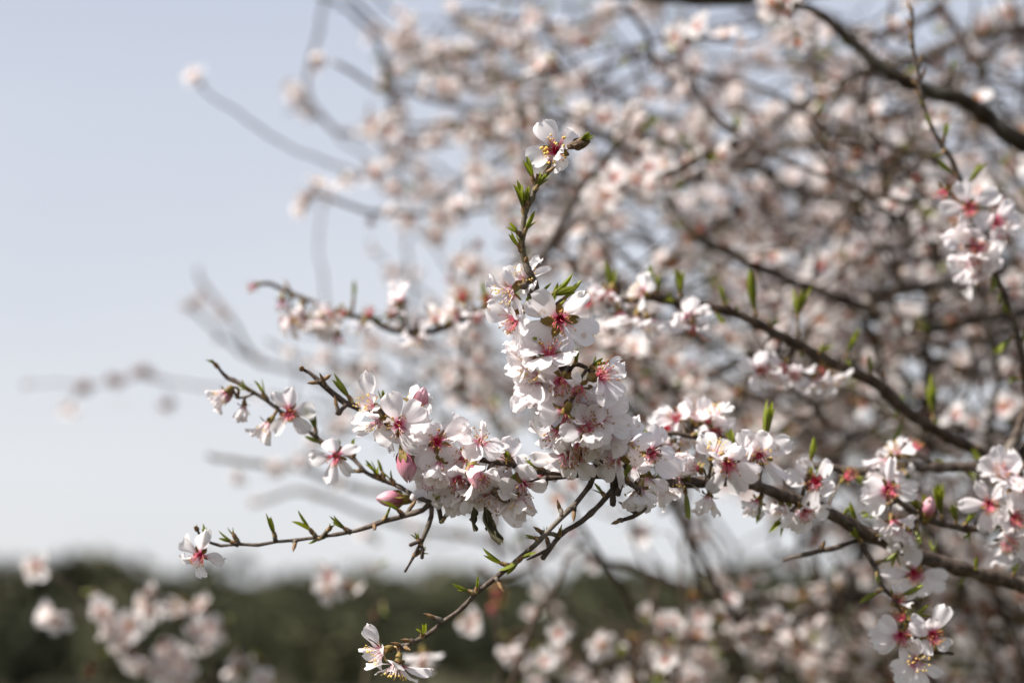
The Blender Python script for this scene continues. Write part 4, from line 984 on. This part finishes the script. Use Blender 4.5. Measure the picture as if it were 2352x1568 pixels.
soft("twig tipped by a red-centred blossom against the sky, left of the tree",
     [(1390, 450, 1.7, 8), (1250, 470, 1.66, 7), (1100, 480, 1.63, 7), (1000, 490, 1.62, 6.5), (912, 492, 1.6, 6.5), (857, 487, 1.6, 6.5), (802, 473, 1.6, 6), (747, 456, 1.6, 5), (722, 447, 1.6, 4)],
     gap=.04, extra=[('b', 714, 446, (-.4, .1, .9), 1.15), ('f', 698, 458, (-.9, -.2, .3)), ('f', 728, 422, (.2, .9, .3)), ('f', 700, 470, (-.5, -.6, .5)), ('f', 790, 410), ('b', 820, 405), ('f', 860, 400), ('f', 1095, 390, (0, 0, 1), 1.1), ('b', 1098, 460, (0, 0, 1)), ('f', 1092, 430, (0, -.2, 1), 1.1), ('f', 1005, 500, (0, 0, 1), 1.1), ('f', 1000, 540, (0, -.3, 1), 1.1)])
soft("faint bare twig low in the pale sky at left",
     [(800, 900, 2.3, 8), (700, 860, 2.3, 8), (640, 845, 2.3, 7.5), (590, 825, 2.3, 7), (545, 765, 2.3, 6), (500, 700, 2.3, 5.5), (462, 645, 2.3, 5), (455, 615, 2.3, 4)], gap=.6, sub=[[(600, 832, 2.3, 6), (540, 800, 2.3, 6), (480, 750, 2.3, 5), (435, 705, 2.3, 5)]],
     extra=[('f', 432, 705), ('b', 440, 695), ('b', 470, 660), ('f', 500, 705), ('f', 515, 725), ('b', 600, 820), ('t', 590, 830), ('f', 460, 690)])
soft("very blurred twig with a few faint blossoms alone in the sky at far left",
     [(900, 960, 2.6, 5), (700, 925, 2.6, 4.5), (560, 900, 2.6, 4.2), (480, 888, 2.6, 3.8), (400, 876, 2.6, 3.4), (320, 862, 2.6, 3.2), (270, 875, 2.6, 3), (190, 886, 2.6, 2.6), (120, 878, 2.6, 2.4), (50, 884, 2.6, 2)], dress=False,
     extra=[('b', 192, 888, None, 1.5), ('b', 270, 872, None, 1.7), ('b', 185, 893, None, 1.5), ('b', 268, 880, None, 1.5), ('b', 198, 895, None, 1.5), ('b', 275, 876, None, 1.5), ('f', 190, 884, (.3, .5, -.6), .6), ('f', 270, 874, (.3, .5, -.6), .6), ('b', 385, 935), ('b', 62, 882, None, 1.2), ('b', 318, 852, None, 1.4), ('b', 360, 870), ('t', 420, 880), ('b', 470, 890), ('f', 540, 900), ('f', 600, 915)],
     sub=[[(195, 886, 2.6, 2.4), (175, 910, 2.6, 2.2), (160, 935, 2.6, 2)], [(375, 872, 2.6, 2.2), (385, 905, 2.6, 2), (384, 930, 2.6, 2)]], clumps=[(192, 888), (270, 874), (385, 930), (330, 858)], tail=[(158, 940, 1.05), (170, 948, .9), (382, 938, .75), (278, 928, .6)])
soft("blurred slate twig below the slender branch, upper of two at left",
     [(1150, 1190, 1.9, 10), (1000, 1150, 1.9, 10), (900, 1130, 1.9, 10), (800, 1118, 1.9, 9.5), (720, 1088, 1.9, 9), (660, 1074, 1.9, 9), (560, 1064, 1.9, 8.5), (520, 1052, 1.9, 8), (478, 1046, 1.9, 7)], gap=.10, extra=[('f', 548, 1092), ('b', 700, 1070), ('f', 690, 1050), ('b', 715, 1055), ('f', 720, 1020)])
soft("blurred slate twig ending in one reddish bud under the slender branch",
     [(1200, 1270, 2.2, 9), (1050, 1230, 2.2, 9), (940, 1208, 2.2, 8.5), (850, 1185, 2.2, 8), (760, 1152, 2.2, 8), (700, 1130, 2.2, 7.5), (650, 1130, 2.2, 7), (590, 1155, 2.2, 6)], gap=.16, extra=[('b', 582, 1154, None, 1.3), ('f', 590, 1150, None, .6), ('b', 850, 1228, None, 1.2), ('b', 863, 1240, None, 1.2), ('f', 840, 1225), ('b', 850, 1300)])
soft("lone white blossom on a thin shoot standing over the hills",
     [(830, 1620, 1.5, 6), (850, 1500, 1.5, 5), (870, 1400, 1.5, 4.5), (840, 1350, 1.5, 4.5), (790, 1334, 1.5, 4), (765, 1330, 1.5, 4)], dress=False, mat=BARKG,
     extra=[('f', 755, 1322, (-.2, .1, .95), 1.15), ('f', 757, 1350, (-.3, -.5, .7), 1.0), ('b', 800, 1342), ('t', 880, 1390), ('t', 868, 1300), ('b', 858, 1410), ('f', 815, 1350, None, .7)])
soft("reddish half-open blossoms on a shoot below the slanting twig",
     [(1150, 1700, 1.55, 8), (1160, 1560, 1.5, 7), (1150, 1450, 1.5, 6), (1140, 1390, 1.5, 5), (1150, 1330, 1.5, 4)], dress=False,
     extra=[('b', 1142, 1355, None, 1.4), ('b', 1148, 1375, None, 1.4), ('b', 1136, 1392, None, 1.4), ('f', 1092, 1418, None, .9), ('f', 1080, 1440, None, .9), ('f', 1175, 1480), ('f', 1190, 1510), ('f', 1160, 1500), ('t', 1150, 1462), ('f', 1200, 1540), ('t', 1230, 1480), ('f', 1250, 1520), ('f', 1060, 1420, None, .7)])
soft("single drooping white petal cluster beside the two sharp flowers at the bottom",
     [(990, 1700, 1.2, 5), (985, 1600, 1.2, 4.5), (975, 1540, 1.2, 4), (972, 1500, 1.2, 3.5)], dress=False, extra=[('f', 972, 1500, (.1, -.9, .2), 1.0), ('f', 970, 1520, (-.3, -.6, .4), .8)])

# the tree in the lower left corner
b = soft("blurred branch with pink white blossoms over the dark hill, lower left corner",
     [(900, 1800, 1.8, 12), (640, 1660, 1.7, 9), (520, 1590, 1.65, 8), (420, 1540, 1.62, 8), (330, 1500, 1.6, 7), (260, 1460, 1.6, 6.5), (205, 1400, 1.6, 6), (160, 1350, 1.6, 5.5), (110, 1312, 1.6, 4.5), (88, 1300, 1.6, 4)], dress=False,
     sub=[[(520, 1590, 1.65, 6), (470, 1500, 1.62, 6), (430, 1440, 1.6, 5.5), (380, 1400, 1.6, 5), (345, 1360, 1.6, 4)], [(640, 1660, 1.7, 6), (590, 1560, 1.68, 5.5), (545, 1480, 1.66, 5), (510, 1430, 1.66, 4), (460, 1385, 1.66, 3)],
          [(330, 1500, 1.6, 5), (290, 1440, 1.6, 4), (240, 1410, 1.6, 3)], [(200, 1395, 1.6, 4), (160, 1410, 1.6, 3.5), (130, 1418, 1.6, 3)]],
     extra=[('f', 90, 1300, (-.5, .3, .8), 1.1), ('f', 76, 1306, (-.7, 0, .6), .9), ('f', 118, 1416, (0, 0, 1), 1.05), ('f', 132, 1424, (.2, -.4, .8), 1.0), ('f', 110, 1405, (-.4, .4, .7), .9), ('f', 235, 1415), ('f', 228, 1405), ('f', 262, 1440), ('f', 250, 1455), ('f', 300, 1432, (0, 0, 1), 1.0), ('f', 296, 1445), ('f', 342, 1392), ('f', 350, 1405), ('f', 330, 1385), ('f', 344, 1350), ('f', 338, 1362), ('b', 352, 1360),
            ('f', 412, 1378), ('f', 425, 1390), ('f', 400, 1395), ('f', 415, 1405), ('b', 418, 1400), ('f', 468, 1388), ('b', 448, 1396), ('f', 282, 1482), ('f', 272, 1490), ('f', 315, 1520), ('f', 325, 1530), ('f', 300, 1510), ('f', 370, 1480), ('f', 388, 1495), ('f', 405, 1505), ('f', 375, 1515), ('f', 395, 1530), ('f', 360, 1545), ('f', 410, 1550), ('f', 430, 1530), ('f', 380, 1560), ('f', 420, 1570),
            ('f', 455, 1462), ('f', 470, 1475), ('f', 490, 1455), ('f', 505, 1445), ('f', 480, 1440), ('f', 445, 1450), ('f', 545, 1510), ('f', 560, 1525), ('f', 540, 1535), ('f', 575, 1545), ('f', 600, 1560), ('f', 620, 1570), ('t', 215, 1358), ('t', 540, 1480), ('t', 530, 1430), ('t', 600, 1512), ('t', 270, 1420), ('t', 250, 1490), ('b', 212, 1530), ('b', 205, 1548), ('t', 515, 1435), ('b', 345, 1520), ('b', 380, 1470), ('b', 300, 1500)])

# ---------------------------------------------------------------- the body of the almond tree behind
THICK = 1.0
T = Branch("almond_tree", "big flowering almond tree filling the right half, out of focus, covered in pale blossoms", "tree", (1.75, 2.6, 0.0), None)
T.rng = random.Random(99)
tw = []
P0 = Vector((1.75, 2.6, -.1))
T.wood3([(P0, .14), (P0 + Vector((-.02, .03, .4)), .115), (P0 + Vector((.03, 0, .8)), .10), (P0 + Vector((.0, .05, 1.15)), .095)], name='trunk', mat=BARKD, sides=14, step=.05, rough=.2, nodes=.4)
TT = P0 + Vector((0, .05, 1.1))
LIMBS = [[(2300, 820, 2.35), (1900, 640, 2.2), (1500, 480, 2.2), (1150, 360, 2.3)], [(2300, 560, 2.5), (2000, 300, 2.4), (1750, 60, 2.4), (1600, -150, 2.4)], [(2250, 980, 2.2), (1900, 930, 2.0), (1500, 960, 2.1), (1100, 900, 2.2), (800, 830, 2.3)],
         [(2200, 1250, 2.1), (1900, 1420, 1.9), (1500, 1500, 1.9), (1250, 1500, 1.9)], [(2350, 700, 2.0), (2100, 520, 1.9), (1850, 450, 1.9), (1600, 300, 1.95), (1300, 160, 2.0), (1050, 60, 2.1)]]
for L in LIMBS:
    P = [(TT, .045)]
    for i, (x, y, z) in enumerate(L): P.append((W(x, y, z), .011 - .007 * i / (len(L) - 1)))
    T.wood3(P, name='limb', mat=BARKD, sides=9, step=.04, rough=.15, nodes=.2, wig=.03)
limb_cl = list(T.cl)
GX = [500, 700, 900, 1100, 1300, 1500, 1700, 1900, 2100, 2350]
GY = [0, 150, 300, 450, 600, 750, 900, 1050, 1200, 1330, 1450, 1568]
GD = [[0, 0, .30, .8, .5, .5, .6, .6, .6, .6], [0, .02, .55, .7, .5, .7, .6, .7, .6, .6], [0, .12, .75, .75, .5, .8, .9, .9, .7, .6], [0, .12, .6, .7, .45, .5, .8, .9, .7, .4],
      [0, .0, .25, .7, .4, .4, .7, .7, .6, .5], [.05, .35, .7, .8, .7, .8, .9, .9, .8, .8], [0, .2, .6, .7, .6, .8, .9, .9, .9, .8], [0, .12, .45, .5, .4, .5, .6, .7, .7, .7],
      [0, 0, .08, .25, .2, .08, .06, .3, .7, .7], [0, 0, 0, .06, .12, .12, .2, .6, .8, .8], [0, 0, 0, .3, .95, 1, 1, .9, .9, .9], [0, 0, 0, .5, 1, 1, 1, 1, 1, 1]]
def dens(x, y):
    if x < GX[0] or y < -60: return 0
    x = min(x, 2349); y = max(0, min(y, 1567))
    i = max(k for k in range(9) if GX[k] <= x); j = max(k for k in range(11) if GY[k] <= y)
    u = (x - GX[i]) / (GX[i + 1] - GX[i]); v = (y - GY[j]) / (GY[j + 1] - GY[j])
    return (GD[j][i] * (1 - u) + GD[j][i + 1] * u) * (1 - v) + (GD[j + 1][i] * (1 - u) + GD[j + 1][i + 1] * u) * v
rr = random.Random(2024)
twig_mb = MB(); spots = []
n_tw = 0
inv_cam = CM.inverted()
def to_px(p):
    c = inv_cam @ p
    return 1176 + c.x / -c.z * FPX, 784 - c.y / -c.z * FPX
while n_tw < 380:
    x, y = rr.uniform(520, 2460), rr.uniform(-60, 1620)
    if rr.random() > dens(x, y): continue
    z = rr.uniform(1.36, 2.4) if x > 1050 else rr.uniform(1.75, 2.5)
    tip = W(x, y, z)
    ang = R(rr.gauss(155 if y < 1100 else 140, 38)); Ln = rr.uniform(.12, .30)
    d = D((math.cos(ang), math.sin(ang), rr.uniform(-.5, .5)))
    mid = tip - d * Ln * .5 + Vector((rr.uniform(-1, 1), rr.uniform(-1, 1), rr.uniform(-1, 1))) * .02
    base = tip - d * Ln
    mx, my = to_px(base)
    if dens(mx, my) < .12 and mx < 2350: continue
    k_ = rr.choice((.45, .55, .7, .8, 1.0, 1.5)); pts = [(base, .0036 * k_), (mid, .0027 * k_), (tip, .0016)]; bare_tw = rr.random() < .25
    q = min(limb_cl, key=lambda c: (c[0] - base).length_squared)[0]
    if (q - base).length < .16 and x > 1250: pts.insert(0, (q, .005))
    if n_tw < 120:
        m_ = MB(); cl = tube(m_, [(p - T.base, r) for p, r in pts], BARKW, 6, .02, .1, .05, .016)
        link('twig', m_.mesh('twig'), T.root)
    else:
        cl = tube(twig_mb, [(p - T.base, r) for p, r in pts], BARKW, 5, .025, .1, .05, .016)
    n_tw += 1
    acc = 0
    for (p, r), (p2, _) in zip(cl, cl[1:]):
        seg = (p2 - p).length
        for _ in range(8):
            if rr.random() > seg / .02 * (.04 if bare_tw else .30): continue
            dd = Vector((rr.gauss(0, 1), rr.gauss(0, 1), rr.gauss(0, 1))).normalized()
            pp = p.lerp(p2, rr.random()) + dd * rr.uniform(.006, .018)
            sx, sy = to_px(pp + T.base)
            if -80 < sx < 2460 and -80 < sy < 1650 and rr.random() < dens(sx, sy) * (.88 + 1.7 * mnoise.noise((pp + T.base) * 6.0)) + (.03 if sx > 1200 else 0):
                spots.append((pp, dd, (inv_cam @ (pp + T.base)).z))
n_b = 0
while n_b < 460:
    x, y = rr.uniform(620, 2460), rr.uniform(-60, 1600)
    if rr.random() > dens(x, y) * (1 if x > 1250 else .35) + (.12 if x > 1250 else 0): continue
    z = rr.uniform(1.3, 2.3) if x > 1250 else rr.uniform(1.8, 2.4); tip = W(x, y, z)
    ang = R(rr.gauss(140, 50)); Ln = rr.uniform(.07, .22)
    d = D((math.cos(ang), math.sin(ang), rr.uniform(-.5, .5))); base = tip - d * Ln
    if dens(*to_px(base)) < .1 and to_px(base)[0] < 2300: continue
    k_ = rr.choice((.0011, .0014, .0018, .0026))
    tube(twig_mb, [(base - T.base, k_ * 1.5), (tip - d * Ln * .5 + Vector((rr.uniform(-1, 1), rr.uniform(-1, 1), rr.uniform(-1, 1))) * .02 - T.base, k_ * 1.15), (tip - T.base, k_ * .6)], BARKD if rr.random() < .35 else BARKW, 5, .02, .1, .05, .018)
    n_b += 1
link('twigs', twig_mb.mesh('twigs'), T.root, kind='stuff')
spots.sort(key=lambda s_: -s_[2])
flo_mb, tuf_mb = MB(), MB()
nf = nt_ = nb = 0
for pp, dd, _ in spots:
    u = rr.random()
    M = frame(pp, dd + D((-.15, .1, .5)) * .9, rr.uniform(0, 6.28)) @ Matrix.Scale(rr.uniform(.62, 1.0) * (1.25 if u < .2 else 1), 4)
    if u < .2:
        k = rr.randrange(len(TUFT))
        if nt_ < 120: link('leaf_tuft', TUFT[k], T.root, M)
        else: tuf_mb.add(TUFT_MB[k], M)
        nt_ += 1
    elif u < .40:
        k = rr.randrange(len(BARE))
        if nb < 120: link('spent_blossom', BARE[k], T.root, M)
        else: flo_mb.add(BARE_MB[k], M)
        nb += 1
    else:
        k = rr.randrange(len(FAR))
        if nf < 290: link('blossom', FAR[k], T.root, M)
        else: flo_mb.add(FAR_MB[k], M)
        nf += 1
link('blossoms', flo_mb.mesh('blossoms'), T.root, kind='stuff')
if tuf_mb.f: link('leaf_tufts', tuf_mb.mesh('leaf_tufts'), T.root, kind='stuff')
print("spots", len(spots), nf, nb, nt_)
